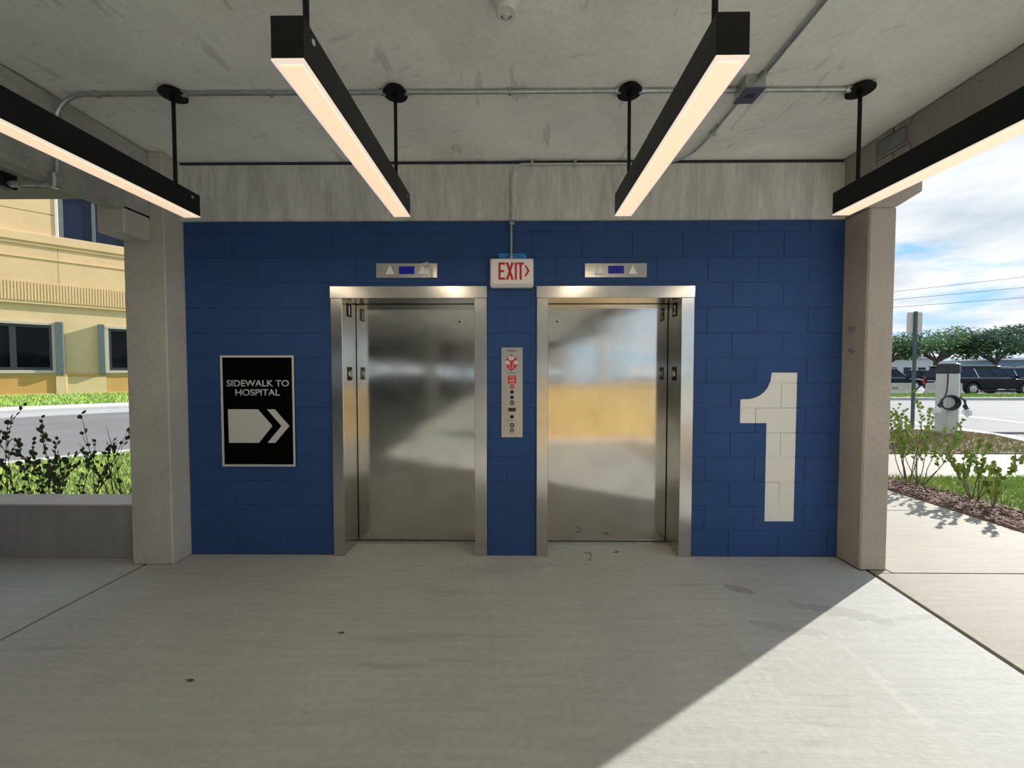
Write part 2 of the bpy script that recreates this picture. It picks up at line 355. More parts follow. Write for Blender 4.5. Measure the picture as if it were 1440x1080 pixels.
# ================================================================== structure
WY = 3.16                                    # front of the painted block wall
CZ = 3.205                                   # ceiling height
def jx(y): return 2.70+(y-2.95)*0.1287       # the slanting slab joint on the right
floor = MB().box(-14,3.0,-16,3.45,-0.30,-0.025).build('floor', m_joint)
tag(floor, 'grey broom-finished concrete floor in front of the elevators', 'floor', kind='structure')
g = 0.013
MB().prism([(-2.93+g,-16),(jx(-16)-g,-16),(jx(2.95)-g,2.95),(2.64,2.95),(2.64,3.45),(-2.93+g,3.45)], -0.025, 0.0, 'z').build('slab', m_floor, floor, bevel=0.006)
MB().prism([(-14,-16),(-2.93-g,-16),(-2.93-g,3.14),(-14,3.14)], -0.025, 0.0, 'z').build('slab', m_floor, floor, bevel=0.006)
walk = MB().prism([(jx(-16),-16),(4.8,-16),(4.8,5.62),(2.72,5.62),(2.72,2.95)], -0.30, -0.025, 'z').build('sidewalk', m_joint)
tag(walk, 'sunlit pale concrete sidewalk outside the tan column', 'sidewalk', kind='structure')
ys = [5.62,4.25,2.91,1.57,0.23,-1.11,-2.45,-3.8,-6,-9,-12,-16]
for a,b in zip(ys[:-1], ys[1:]):
    xa, xb = (jx(a) if a < 2.96 else 2.84), (jx(b) if b < 2.96 else 2.84)
    if b < 2.95 < a: xa = xb = 2.84
    MB().prism([(xb+g,b+0.004),(4.8,b+0.004),(4.8,a-0.004),(xa+g,a-0.004)], -0.025, 0.0, 'z').build('slab', m_walk, walk, bevel=0.004)
MB().prism([(jx(2.91)+g,2.91),(2.84,2.91),(2.84,2.95),(2.71,2.95)], -0.025, 0.0, 'z').build('slab', m_walk, walk)
ceiling = MB().box(-14,2.98,-16,3.42,CZ,CZ+0.25).build('ceiling', m_ceil)
tag(ceiling, 'pale grey concrete ceiling slab over the elevator lobby', 'ceiling', kind='structure')
# header beam over the block wall
hb = MB().box(-2.72,2.62,3.135,3.42,2.735,3.176).build('header_beam', m_beam, bevel=0.006)
MB().box(-2.72,2.62,3.15,3.42,3.176,CZ+0.002).build('gap_shade', m_joint, hb)  # dark strip: the shade in the gap under the ceiling, put in as colour
tag(hb, 'streaked grey concrete beam over the blue block wall', 'beam', kind='structure')
# left column with bracket, left beam
colL = empty('concrete_column', (-2.85,3.0,0), 'pale concrete column left of the blue wall', 'column', kind='structure')
MB().box(-3.02,-2.70,2.985,3.40,0,3.20).build('shaft', m_col, colL, bevel=0.007)
MB().box(-3.0,-2.80,2.78,2.985,2.52,2.715).build('bracket', m_col, colL, bevel=0.008)
bl = MB().prism([(-2.80,2.685),(-2.80,3.195),(-2.95,3.195),(-2.93,2.685)], -16, 2.985, 'y').build('side_beam', m_beamw, bevel=0.008)
tag(bl, 'pitted grey concrete beam along the left edge of the ceiling', 'beam', kind='structure')
eb = MB().box(-14,-3.03,3.03,3.22,2.95,3.2).build('edge_beam', m_beamb)
tag(eb, 'brown concrete edge beam above the low wall', 'beam', kind='structure')
# right column with haunch, right beam
colR = empty('concrete_column', (2.73,3.05,0), 'tan concrete column right of the blue wall', 'column', kind='structure')
MB().box(2.635,2.838,2.945,3.42,0,2.745).build('shaft', m_colr, colR, bevel=0.010)
MB().prism([(2.615,2.745),(2.83,2.745),(3.02,2.862),(3.02,2.977),(2.615,2.977)], 2.945, 3.42, 'y').build('haunch', m_colr, colR, bevel=0.006)
for zz in (1.86,1.69): MB().cyl((2.60,3.05,zz),(2.637,3.05,zz),0.012,10).build('bolt', m_galv, colR)
brb = empty('side_beam', (2.8,0,2.977), 'brown concrete beam along the right edge of the ceiling', 'beam', kind='structure')
MB().box(2.60,3.02,-16,2.62,2.977,3.2).build('beam_body', m_beamb, brb, bevel=0.008)
MB().box(2.60,3.02,2.87,3.42,2.977,3.2).build('end_block', m_beamb, brb, bevel=0.006)
MB().box(2.61,3.02,2.62,2.87,2.977,3.2).build('pocket', m_beamb, brb)
for (a,b,c,d) in ((2.63,2.735,2.985,3.03),(2.745,2.86,2.985,3.03),(2.63,2.735,3.165,3.198),(2.745,2.86,3.165,3.198)):
    MB().box(2.597,2.62,a,b,c,d).build('brick', m_beamb, brb, bevel=0.003)
MB().box(2.588,2.62,2.66,2.84,3.055,3.155).build('brick', M('grey_brick', (0.22,0.23,0.225), 0.85, var=0.15, scale=9), brb, bevel=0.004)
MB().box(2.594,2.62,2.64,2.86,3.036,3.05).build('mortar_strip', M('old_mortar', (0.30,0.31,0.30), 0.9, var=0.2, scale=12), brb)
# low wall at left
lw = empty('low_wall', (-6,3.2,0), 'low grey concrete wall with a tan cap in front of the planting', 'wall', kind='structure')
MB().box(-14,-3.02,3.09,3.34,0,0.43).build('wall_body', m_low, lw, bevel=0.004)
MB().box(-14,-3.02,3.085,3.345,0.43,0.447).build('cap', m_cap, lw, bevel=0.004)
# the garage behind the camera (seen in the steel doors)
gb = MB().box(-14,2.9,-16.2,-16,0,1.40).build('wall_rear', m_low); tag(gb, 'grey concrete parapet at the far end of the garage', 'wall', kind='structure')
gs = MB().box(-14,3.02,-16.3,-16,1.85,3.2).build('rear_spandrel', m_beamb); tag(gs, 'brown concrete spandrel above the rear parapet', 'beam', kind='structure')
gl = MB().box(-14.2,-14,-16,3.3,0,3.2).build('wall_left_light_block', m_low); tag(gl, 'unseen grey wall raised to full height to block light from the left', 'wall', kind='structure')  # out of view, made full height to cut the light from the left
for i,(x,y) in enumerate(((2.66,-5.6),(2.66,-14.0),(-2.86,-5.6),(-2.86,-14.0))):
    c = MB().box(x-0.03,x+0.25,y-0.22,y+0.22,0,2.69 if x<0 else 2.98).build('concrete_column', m_col, bevel=0.01)
    tag(c, ['tan-grey column on the sidewalk side, nearest behind the camera','tan-grey column on the sidewalk side at the garage end','grey column on the left beam, nearest behind the camera','grey column on the left beam at the garage end'][i], 'column', kind='structure')
yw = empty('parapet_wall', (1.5,-1.3,0), 'low yellow-painted parapet wall behind the camera facing the elevators', 'wall', kind='structure')
MB().box(0.30,2.98,-1.5,-1.3,0,1.20).build('wall_body', m_yellow, yw, bevel=0.005)
MB().box(0.27,3.0,-1.53,-1.27,1.20,1.25).build('cap', m_yellow, yw, bevel=0.005)
MB().box(0.30,2.98,-1.31,-1.26,0,0.10).build('kerb', m_cap, yw, bevel=0.005)

# ------------------------------------------------------------------ block wall with every block its own piece
D1 = (-1.50,-0.233); D2 = (0.172,1.437); DT = 2.212
holes = [(D1[0],D1[1],0,DT),(D2[0],D2[1],0,DT)]
X0, X1, ZT = -2.70, 2.645, 2.735
wb = MB()
for (a,b) in ((X0,D1[0]),(D1[1],D2[0]),(D2[1],X1)): wb.box(a,b,WY+0.0035,3.45,0,ZT)
for (a,b) in (D1,D2): wb.box(a,b,WY+0.0035,3.45,DT,ZT)
wall = wb.build('wall_back', m_mortar); tag(wall, 'blue-painted concrete block wall around the two elevator doors', 'wall', kind='structure')
PIT, HP, J = 0.4055, 0.2027, 0.004
def subtract(r, h):
    x0,x1,z0,z1 = r; a,b,c,d = h
    if x1<=a or x0>=b or z1<=c or z0>=d: return [r]
    out = []
    if x0 < a: out.append((x0,a,z0,z1))
    if x1 > b: out.append((b,x1,z0,z1))
    m0, m1 = max(x0,a), min(x1,b)
    if z1 > d: out.append((m0,m1,d,z1))
    if z0 < c: out.append((m0,m1,z0,c))
    return out
rects = []
for k in range(14):
    z0 = 0.0 if k==0 else 0.012+HP*k; z1 = min(0.012+HP*(k+1), ZT)
    base = 1.748 if k%2==0 else 1.545
    i0 = math.floor((X0-base)/PIT); x = base+i0*PIT
    while x < X1:
        a, b = max(x,X0), min(x+PIT,X1)
        if b-a > 0.02:
            rs = [(a,b,z0,z1)]
            for h in holes: rs = [q for r in rs for q in subtract(r,h)]
            rects += [r for r in rs if r[1]-r[0] > 0.015 and r[3]-r[2] > 0.012]
        x += PIT
cache = {}
rb = random.Random(3)
for (a,b,c,d) in rects:
    w, h = round(b-a-J,3), round(d-c-J,3)
    if (w,h) not in cache:
        cache[(w,h)] = MB().box(-w/2,w/2,0,0.012,-h/2,h/2).mesh('block', m_blue, bevel=0.0025)
    o = bpy.data.objects.new('block', cache[(w,h)]); COL.objects.link(o); o.parent = wall
    o.location = ((a+b)/2, WY-0.0005+rb.uniform(-0.0012,0.0012), (c+d)/2)
tag(MB().box(-2.68,2.62,3.46,5.3,0,6.5).build('elevator_shaft', m_beamb), 'brown concrete elevator shaft behind the blue wall', 'shaft', kind='structure')
# painted numeral, laid on the blocks and broken at their joints
one = [(1.826,1.104),(2.040,1.104),(2.040,0.297),(2.275,0.297),(2.278,1.514),(2.075,1.514),(2.066,1.445),(2.045,1.395),(2.018,1.358),(1.985,1.330),(1.945,1.311),(1.90,1.300),(1.826,1.296)]
def clip(poly, rect):
    x0,x1,z0,z1 = rect
    for (ax,v,sg) in ((0,x0,1),(0,x1,-1),(1,z0,1),(1,z1,-1)):
        out = []
        for i in range(len(poly)):
            p, q = poly[i], poly[(i+1)%len(poly)]
            ip, iq = (p[ax]-v)*sg >= 0, (q[ax]-v)*sg >= 0
            if ip: out.append(p)
            if ip != iq:
                t = (v-p[ax])/(q[ax]-p[ax]); out.append((p[0]+t*(q[0]-p[0]), p[1]+t*(q[1]-p[1])))
        poly = out
        if not poly: return []
    return poly
nm = MB()
nm.prism(one, WY+0.001, WY+0.003, 'y')
for (a,b,c,d) in rects:
    q = clip(one, (a+0.0035,b-0.0035,c+0.0035,d-0.0035))
    if len(q) >= 3: nm.prism(q, WY-0.0028, WY+0.001, 'y')
num = nm.build('painted_number', m_white); tag(num, 'large off-white numeral 1 painted on the blue block wall', 'number')

# ================================================================== elevators
def elevator(name, ox, side, label, digit):
    # ox outer-left x; side -1: marked jamb on the left, +1 on the right
    w = 1.266; ix0, ix1 = ox+0.092, ox+w-0.100 if side<0 else ox+w-0.102
    E = empty(name, (ox+w/2, WY, 0), label, 'elevator', kind='structure')
    fy = WY-0.016; PY = 3.42
    MB().box(ox,ix0,fy,PY+0.03,0,2.115).build('jamb', m_frame, E, bevel=0.002)
    MB().box(ix1,ox+w,fy,PY+0.03,0,2.115).build('jamb', m_frame, E, bevel=0.002)
    MB().box(ox-0.003,ox+w+0.003,fy-0.003,PY+0.03,2.116,DT).build('header', m_frame, E, bevel=0.002)
    p = MB().box(ix0+0.004,ix1-0.004,PY,PY+0.04,0.012,2.113).build('door_panel', m_steel, E, bevel=0.003)
    kx = ix1-0.16 if side<0 else ix0+0.10
    MB().cyl((kx,PY-0.003,1.96),(kx,PY+0.004,1.96),0.009,12).build('key_hole', m_blackm, p)
    MB().cyl((kx,PY-0.0015,1.96),(kx,PY+0.002,1.96),0.014,16).build('key_ring', m_plate, p)
    sl_ = MB(); sl_.box(ix0,ix1,PY-0.05,PY+0.03,0.0,0.006)
    for q in range(3): sl_.box(ix0,ix1,PY-0.044+q*0.014,PY-0.036+q*0.014,0.006,0.009)
    sl_.build('sill', m_galv, E)
    jx_ = ix0 if side<0 else ix1; s = 1 if side<0 else -1
    for (z0,z1,txt) in ((1.985,2.098,digit),(1.448,1.562,'*')):
        pl = MB().box(min(jx_,jx_+s*0.003),max(jx_,jx_+s*0.003),3.235,3.325,z0,z1).build('floor_plate', m_blackm, E)
        zc_ = (z0+z1)/2
        if txt == '*':
            st = []
            for q in range(10):
                r = 0.030 if q%2==0 else 0.012; an = math.pi/2+q*math.pi/5
                st.append((3.268+r*math.cos(an)*(1 if side<0 else 1), zc_+r*math.sin(an)))
            MB().prism(st, jx_+s*0.0028, jx_+s*0.0048, 'x').build('star', m_arrow, pl)
            MB().box(min(jx_+s*0.0028,jx_+s*0.0048),max(jx_+s*0.0028,jx_+s*0.0048),3.303,3.312,zc_-0.030,zc_+0.032).build('numeral', m_arrow, pl)
        else:
            t = text_polys(txt, -0.02 if txt!='1' else -0.012, 0.02 if txt!='1' else 0.008, -0.040, 0.040, 0.0, 0.002, m_arrow, 'numeral', None, 0.02)
            # turn the flat numeral onto the jamb face
            for v in t.data.vertices:
                c = v.co.copy()
                v.co = Vector((jx_+s*(0.0028-c.y)-E.location.x-0, (3.28+(c.x if side<0 else -c.x))-E.location.y, zc_+c.z))
            t.parent = pl; t.location = Vector((0,0,0))
    return E
elevator('door_1', D1[0], -1, 'stainless steel elevator door nearer the black sidewalk sign', '1')
elevator('door_2', D2[0], 1, 'stainless steel elevator door nearer the painted numeral 1', '2')

# hall lanterns
def lantern(x0, x1, z0, z1, label, taped):
    L_ = empty('hall_lantern', ((x0+x1)/2, WY, z0), label, 'indicator', 'arrival lanterns over the elevator doors')
    w = x1-x0; zc = (z0+z1)/2; y0 = WY-0.014
    MB().box(x0,x1,y0,WY+0.002,z0,z1).build('face_plate', m_plate, L_, bevel=0.002)
    for f in (0.232,0.762):
        c = x0+w*f
        MB().prism([(c-0.037,z0+0.024),(c+0.037,z0+0.024),(c,z0+0.100)], y0-0.016, y0, 'y').build('arrow', m_arrow, L_, bevel=0.003)
    sc = MB().box(x0+w*0.375,x0+w*0.63,y0-0.003,y0,z0+0.030,z0+0.092).build('display', m_screen, L_)
    for f in (0.045,0.94):
        MB().cyl((x0+w*f,y0-0.003,zc),(x0+w*f,y0,zc),0.006,10).build('screw', m_galv, L_)
    return L_
lantern(-1.127,-0.632,2.279,2.397,'steel arrival lantern with torn clear tape over its second arrow', True)
lantern(0.556,1.054,2.279,2.393,'clean steel arrival lantern with two screws, nearer the numeral 1', False)
tp = MB()
for poly in ([(-0.77,2.385),(-0.70,2.402),(-0.69,2.372),(-0.755,2.368)],[(-0.705,2.396),(-0.672,2.36),(-0.668,2.282),(-0.692,2.28),(-0.70,2.345)],[(-0.79,2.282),(-0.745,2.29),(-0.745,2.283)],[(-0.72,2.28),(-0.705,2.28),(-0.705,2.305),(-0.72,2.305)]):
    tp.prism(poly, WY-0.034, WY-0.031, 'y')
tag(tp.build('tape_strip', m_clear), 'torn strip of clear tape stuck on the lantern over the first elevator', 'tape')

# exit sign
ex = empty('exit_sign', (-0.032, WY, 2.195), 'white exit sign with red letters hanging between the elevators', 'sign')
MB().box(-0.205,0.143,WY-0.050,WY,2.200,2.424).build('housing', m_plastic, ex, bevel=0.012, seg=2)
MB().box(-0.196,0.134,WY-0.056,WY-0.048,2.222,2.416).build('face', m_exit, ex, bevel=0.004)
MB().box(-0.200,0.138,WY-0.058,WY-0.01,2.192,2.216).build('bottom_rail', m_plastic, ex, bevel=0.008)
ltr = [('E',-0.136,-0.083),('X',-0.078,-0.014),('I',-0.006,0.010),('T',0.014,0.066)]
def letter(c, x0, x1):
    z0, z1, s = 2.252, 2.388, 0.017; mb = MB(); ya, yb = WY-0.0585, WY-0.054
    if c == 'E':
        mb.box(x0,x0+s,ya,yb,z0,z1)
        for z in (z0,(z0+z1)/2-s/2,z1-s): mb.box(x0+s,x1-(0.008 if z not in (z0,z1-s) else 0),ya,yb,z,z+s)
    elif c == 'I': mb.box(x0,x1,ya,yb,z0,z1)
    elif c == 'T':
        xc = (x0+x1)/2; mb.box(x0,x1,ya,yb,z1-s,z1); mb.box(xc-s/2,xc+s/2,ya,yb,z0,z1-s)
    else:
        mb.prism([(x0,z0),(x0+s*1.15,z0),(x1,z1),(x1-s*1.15,z1)], ya, yb, 'y'); mb.prism([(x0,z1),(x0+s*1.15,z1),(x1,z0),(x1-s*1.15,z0)], ya+0.0004, yb, 'y')
    return mb.build('letter', m_red, ex)
for c,a,b in ltr: letter(c,a,b)
MB().prism([(0.070,2.366),(0.083,2.366),(0.112,2.322),(0.083,2.278),(0.070,2.278),(0.093,2.322)], WY-0.0585, WY-0.054, 'y').build('chevron', m_red, ex)
for x in (-0.185,0.123):
    for z in (2.234,2.404): MB().cyl((x,WY-0.058,z),(x,WY-0.05,z),0.005,8).build('screw', m_galv, ex)
bt = empty('tape_strip', (-0.03,WY,2.43), 'strip of blue painter tape with scribbles above the exit sign', 'tape')
MB().prism([(-0.140,2.425),(0.085,2.425),(0.088,2.450),(0.080,2.474),(-0.138,2.473),(-0.133,2.455)], WY-0.004, WY, 'y').build('tape', m_tape, bt)
rs = random.Random(5)
for i in range(9):
    x = -0.085+i*0.016+rs.uniform(-.003,.003)
    if abs(x+0.034) < 0.012: continue
    pts = [(x+rs.uniform(-.006,.006), WY-0.005, 2.452+rs.uniform(-.012,.012)) for _ in range(4)]
    MB().tube(pts, 0.0014, 5).build('pen_stroke', m_blackm, bt)

# call panel
cp = empty('call_panel', (-0.029, WY, 0.985), 'steel elevator call panel with red flame emblem between the doors', 'panel')
px0, px1, pz0, pz1 = -0.116, 0.058, 0.985, 1.719; py = WY-0.010
MB().box(px0,px1,py,WY+0.002,pz0,pz1).build('face_plate', m_plate, cp, bevel=0.002)
pc = (px0+px1)/2; pw = px1-px0; ph = pz1-pz0
def PZ(f): return pz1-f*ph       # fraction from the top
fpts = [(190,325),(165,305),(140,280),(124,250),(122,225),(132,195),(152,165),(152,195),(160,207),(165,180),(178,155),(193,132),(197,150),(208,168),(213,190),(212,206),(222,190),(243,165),(246,185),(260,215),(262,235),(250,265),(228,290),(205,308)]
def fpt(p): return (px0+(p[0]-75)/238*pw, pz1-(p[1]-65)/975*ph)
MB().prism([fpt(p) for p in fpts], py-0.0012, py, 'y').build('flame', m_red, cp)
for sl2 in ([(168,215),(176,235),(172,262),(184,300),(176,296),(163,262),(166,240)],[(205,212),(204,240),(196,268),(193,300),(201,296),(212,262),(210,235)]):
    MB().prism([fpt(p) for p in sl2], py-0.002, py, 'y').build('flame_gap', m_plate, cp)
for (x,f) in ((pc-0.006,0.122),(pc-0.036,0.168),(pc+0.032,0.168)):
    c = MB().cyl((x,py-0.0035,PZ(f)),(x,py,PZ(f)),0.0165,16).build('white_disc', m_arrow, cp)
    MB().prism([(x-0.002,PZ(f)-0.009),(x+0.003,PZ(f)-0.009),(x+0.003,PZ(f)+0.009),(x-0.005,PZ(f)+0.003)], py-0.0045, py-0.003, 'y').build('mark', m_blackm, c)
# dark print lines, too small to read
for (f,w,h) in ((0.030,0.40,0.006),(0.042,0.44,0.006),(0.283,0.44,0.005),(0.812,0.40,0.003)):
    MB().box(pc-pw*w/2,pc+pw*w/2,py-0.0008,py,PZ(f)-h/2,PZ(f)+h/2).build('print_line', M('print_grey',(0.16,0.16,0.15),0.5), cp)
rl = MB().box(pc-0.034,pc+0.034,py-0.002,py,PZ(0.405),PZ(0.312)).build('red_notice', m_red, cp)
m_pink = M('pale_print', (0.75,0.35,0.36), 0.5)
for z,w,dx_ in ((0.328,0.052,0),(0.350,0.020,0.004),(0.362,0.044,-0.002),(0.375,0.054,0),(0.397,0.050,0)):
    MB().box(pc+dx_-w/2,pc+dx_+w/2,py-0.0028,py-0.001,PZ(z)-0.004,PZ(z)+0.003).build('print_line', m_pink, rl)
def button(f, r, mt, ring=m_galv, slot=False):
    z = PZ(f); a = MB().cyl((pc,py-0.006,z),(pc,py,z),r,20).build('button_ring', ring, cp, bevel=0.001)
    MB().cyl((pc,py-0.009,z),(pc,py-0.004,z),r*(0.55 if slot else 0.78),20).build('button', mt, a)
    if slot: MB().box(pc-0.0025,pc+0.0025,py-0.0105,py-0.006,z-0.007,z+0.007).build('key_slot', m_blackm, a)
button(0.432,0.018,m_galv,m_red,True)
for f in (0.493,0.552): button(f,0.0175,m_blackm)
button(0.613,0.0185,m_galv,m_blackm,True)
MB().box(pc-0.031,pc+0.031,py-0.003,py,PZ(0.71),PZ(0.67)).build('display', m_redscreen, cp)
button(0.768,0.0185,m_blackm)
button(0.864,0.0185,m_plate,m_blackm,True); button(0.922,0.0165,m_plate,m_rubber,True)
for x in (px0+0.025,px1-0.028):
    for f in (0.032,0.967): MB().cyl((x,py-0.003,PZ(f)),(x,py,PZ(f)),0.005,8).build('screw', m_galv, cp)

# sidewalk sign
sg = empty('wall_sign', (-2.113, WY, 0.739), 'black wall sign reading SIDEWALK TO HOSPITAL with a white arrow', 'sign')
sx0,sx1,sz0,sz1 = -2.418,-1.808,0.739,1.657; sy = WY-0.008
MB().box(sx0,sx1,sy,WY,sz0,sz1).build('panel', m_sign, sg)
bd = MB(); bw = 0.019
bd.box(sx0+0.002,sx1-0.002,sy-0.0015,sy,sz1-bw,sz1-0.002).box(sx0+0.002,sx1-0.002,sy-0.0015,sy,sz0+0.002,sz0+bw)
bd.box(sx0+0.002,sx0+bw,sy-0.0015,sy,sz0+bw,sz1-bw).box(sx1-bw,sx1-0.002,sy-0.0015,sy,sz0+bw,sz1-bw)
bd.build('border', m_signw, sg)
def sxy(u, v): return (sx0+u*(sx1-sx0), sz1-v*(sz1-sz0))
a = sxy(0.085,0.279); b = sxy(0.925,0.222); text_polys('SIDEWALK TO', a[0], b[0], a[1], b[1], sy, 0.0015, m_signt, 'lettering', sg, 0.012)
a = sxy(0.200,0.361); b = sxy(0.800,0.303); text_polys('HOSPITAL', a[0], b[0], a[1], b[1], sy, 0.0015, m_signt, 'lettering', sg, 0.012)
MB().prism([sxy(*p) for p in ((0.095,0.483),(0.500,0.483),(0.692,0.632),(0.505,0.784),(0.100,0.784))], sy-0.0015, sy, 'y').build('arrow_body', m_signw, sg)
MB().prism([sxy(*p) for p in ((0.622,0.483),(0.728,0.483),(0.922,0.632),(0.728,0.784),(0.622,0.784),(0.816,0.632))], sy-0.0015, sy, 'y').build('arrow_chevron', m_signw, sg)

# ================================================================== pendant lamps
LAMP_Y0, LAMP_Y1, LZ0, LZ1 = 1.243, 2.478, 2.500, 2.638
def pendant(x, label):
    P = empty('pendant_lamp', (x,2.36,CZ), label, 'lamp', 'black linear pendant lamps')
    w = 0.052
    MB().box(x-w,x+w,LAMP_Y0,LAMP_Y1,LZ0+0.006,LZ1).build('housing', m_black, P, bevel=0.002)
    MB().box(x-w,x+w,LAMP_Y0,LAMP_Y1,LZ0,LZ0+0.0055).build('edge_trim', m_lip, P)
    MB().box(x-w+0.015,x+w-0.015,LAMP_Y0+0.02,LAMP_Y1-0.02,LZ0-0.003,LZ0).build('diffuser', m_diff, P)
    for yy in (2.36, 1.36):
        c = MB().lathe([(0.072,-0.030),(0.072,-0.022),(0.055,-0.020),(0.055,0.0)], (x,yy,CZ), 28).build('canopy', m_black, P, smooth=True)
        MB().cyl((x,yy,LZ1),(x,yy,CZ-0.028),0.0105,12).build('stem', m_black, P, smooth=True)
        MB().cyl((x,yy,CZ-0.045),(x,yy,CZ-0.028),0.016,12).build('stem_collar', m_black, c)
    for yy in (LAMP_Y0+0.06, LAMP_Y1-0.06):
        MB().cyl((x+w,yy,LZ1-0.035),(x+w+0.003,yy,LZ1-0.035),0.009,12).build('rivet', m_plastic if yy < 2 else m_galv, P)
    ld = bpy.data.lights.new('lamp_light', 'AREA'); ld.shape = 'RECTANGLE'; ld.size = 0.08; ld.size_y = 1.15; ld.energy = LAMP_W; ld.color = (1.0,0.83,0.62)
    lo = bpy.data.objects.new('lamp_light', ld); COL.objects.link(lo); lo.parent = P; lo.location = (0,(LAMP_Y0+LAMP_Y1)/2-2.36,LZ0-0.006-CZ)
    return P
XL = (-2.055,-0.718,0.676,2.035)
pendant(XL[0],'black linear pendant lamp beside the left concrete beam')
pendant(XL[1],'black linear pendant lamp pointing at the first elevator')
pendant(XL[2],'black linear pendant lamp pointing at the second elevator')
pendant(XL[3],'black linear pendant lamp in front of the open sky at right')

# ================================================================== conduits
CY = 2.36; R = 0.0125; cz = CZ-0.017
def bend(p, q, r, c, n=8):   # quarter arc from p to q round centre c
    p, q, c = Vector(p), Vector(q), Vector(c)
    return [tuple(c+(p-c)*math.cos(t*math.pi/2)+(q-c)*math.sin(t*math.pi/2)) for t in [k/n for k in range(n+1)]]
cr1 = empty('ceiling_conduit', (0,CY,CZ), 'long steel conduit run across the ceiling linking the lamp canopies', 'conduit')
path = [(XL[3]-0.06,CY,cz),(-2.55,CY,cz)] + bend((-2.60,CY,cz),(-2.775,CY,cz-0.175),0,(-2.60,CY,cz-0.175)) + [(-2.775,CY,2.66)]
MB().tube(path, R, 12).build('pipe', m_galv, cr1, smooth=True)
for x in (-2.52,-1.47,-0.035):
    s_ = MB(); s_.box(x-0.010,x+0.010,CY-0.017,CY+0.017,cz-0.016,CZ); s_.box(x-0.010,x+0.010,CY+0.012,CY+0.032,CZ-0.012,CZ)
    st_ = s_.build('strap', m_galv, cr1, bevel=0.003)
    MB().cyl((x,CY+0.024,CZ-0.020),(x,CY+0.024,CZ-0.010),0.006,8).build('screw', m_galv, st_)
for x in (-1.985,-0.645,-0.79,0.605,0.748,1.96,1.28,1.44):
    MB().cyl((x-0.016,CY,cz),(x+0.016,CY,cz),0.0175,12).build('coupling', m_galv, cr1, smooth=True)
jb = empty('junction_box', (1.36,2.34,CZ-0.1), 'square galvanised junction box on the ceiling conduit', 'junction box')
MB().box(1.305,1.415,2.255,2.385,CZ-0.075,CZ).build('box_body', m_galv, jb, bevel=0.004)
MB().box(1.302,1.418,2.252,2.388,CZ-0.080,CZ-0.075).build('cover', M('box_cover',(0.16,0.18,0.22),0.45,0.6,var=0.15,scale=30), jb, bevel=0.001)
mk = MB()
for i in range(4): mk.box(1.335+i*0.015,1.342+i*0.015,2.30,2.335,CZ-0.0808,CZ-0.080)
mk.build('marker_strokes', m_blackm, jb)
c2 = empty('branch_conduit', (1.387,1.0,CZ), 'steel conduit running from the junction box back over the camera', 'conduit')
MB().tube([(1.392,2.262,cz),(1.387,1.6,cz),(1.387,-3,cz)], R*0.95, 12).build('pipe', m_galv, c2, smooth=True)
MB().cyl((1.392,2.225,cz),(1.392,2.262,cz),0.018,12).build('coupling', m_galv, c2, smooth=True)
MB().box(1.367,1.407,1.45,1.47,cz-0.016,CZ).build('strap', m_galv, c2, bevel=0.003)
c3 = empty('exit_sign_conduit', (0.6,3.1,3.1), 'thin steel conduit from junction box along the header beam to the exit sign', 'conduit')
bz = 3.165; by = 3.122
pth = [(1.376,2.385,cz),(1.374,2.80,cz),(1.366,2.92,cz-0.001),(1.345,3.01,cz-0.004),(1.30,3.075,cz-0.010),(1.22,3.108,cz-0.018),(1.12,by,bz+0.002),(0.9,by,bz)]
pth += [(0.10,by,bz)] + bend((0.065,by,bz),(-0.034,by,bz-0.099),0,(0.065,by,bz-0.099),8) + [(-0.034,by,2.42)]
MB().tube(pth, 0.0088, 10).build('pipe', m_galv, c3, smooth=True)
for p, ax in (((1.374,2.78,cz),'y'),((0.13,by,bz),'x'),((0.47,by,bz),'x'),((-0.034,by,2.70),'z')):
    s_ = MB(); x,y,z = p
    if ax=='y': s_.box(x-0.016,x+0.030,y-0.010,y+0.010,z-0.014,CZ)
    elif ax=='x': s_.box(x-0.010,x+0.010,y-0.013,y+0.013,z-0.013,z+0.026)
    else: s_.box(x-0.013,x+0.026,y-0.013,y+0.013,z-0.010,z+0.010)
    s_.build('strap', m_galv, c3, bevel=0.003)
MB().cyl((-0.034,by,2.420),(-0.034,by,2.445),0.016,12).build('coupling', m_galv, c3, smooth=True)
MB().cyl((1.373,2.70,cz),(1.373,2.74,cz),0.0125,12).build('coupling', m_galv, c3, smooth=True)
# box and short pipe under the left beam
lb = empty('conduit_body', (-2.8,2.36,2.66), 'dark conduit elbow body with short pipe under the left beam', 'conduit')
MB().box(-2.80,-2.755,2.325,2.375,2.628,2.72).build('elbow_body', m_galv, lb, bevel=0.008)
MB().tube([(-2.79,2.35,2.655),(-3.05,2.35,2.655)], 0.012, 10).build('pipe', m_galv, lb, smooth=True)
MB().cyl((-2.82,2.35,2.655),(-2.86,2.35,2.655),0.018,12).build('coupling', m_galv, lb)
MB().cyl((-3.00,2.35,2.655),(-3.05,2.35,2.655),0.019,12).build('coupling', m_galv, lb)
MB().box(-3.13,-3.05,2.31,2.39,2.63,2.72).build('junction_box', m_black, lb, bevel=0.008)
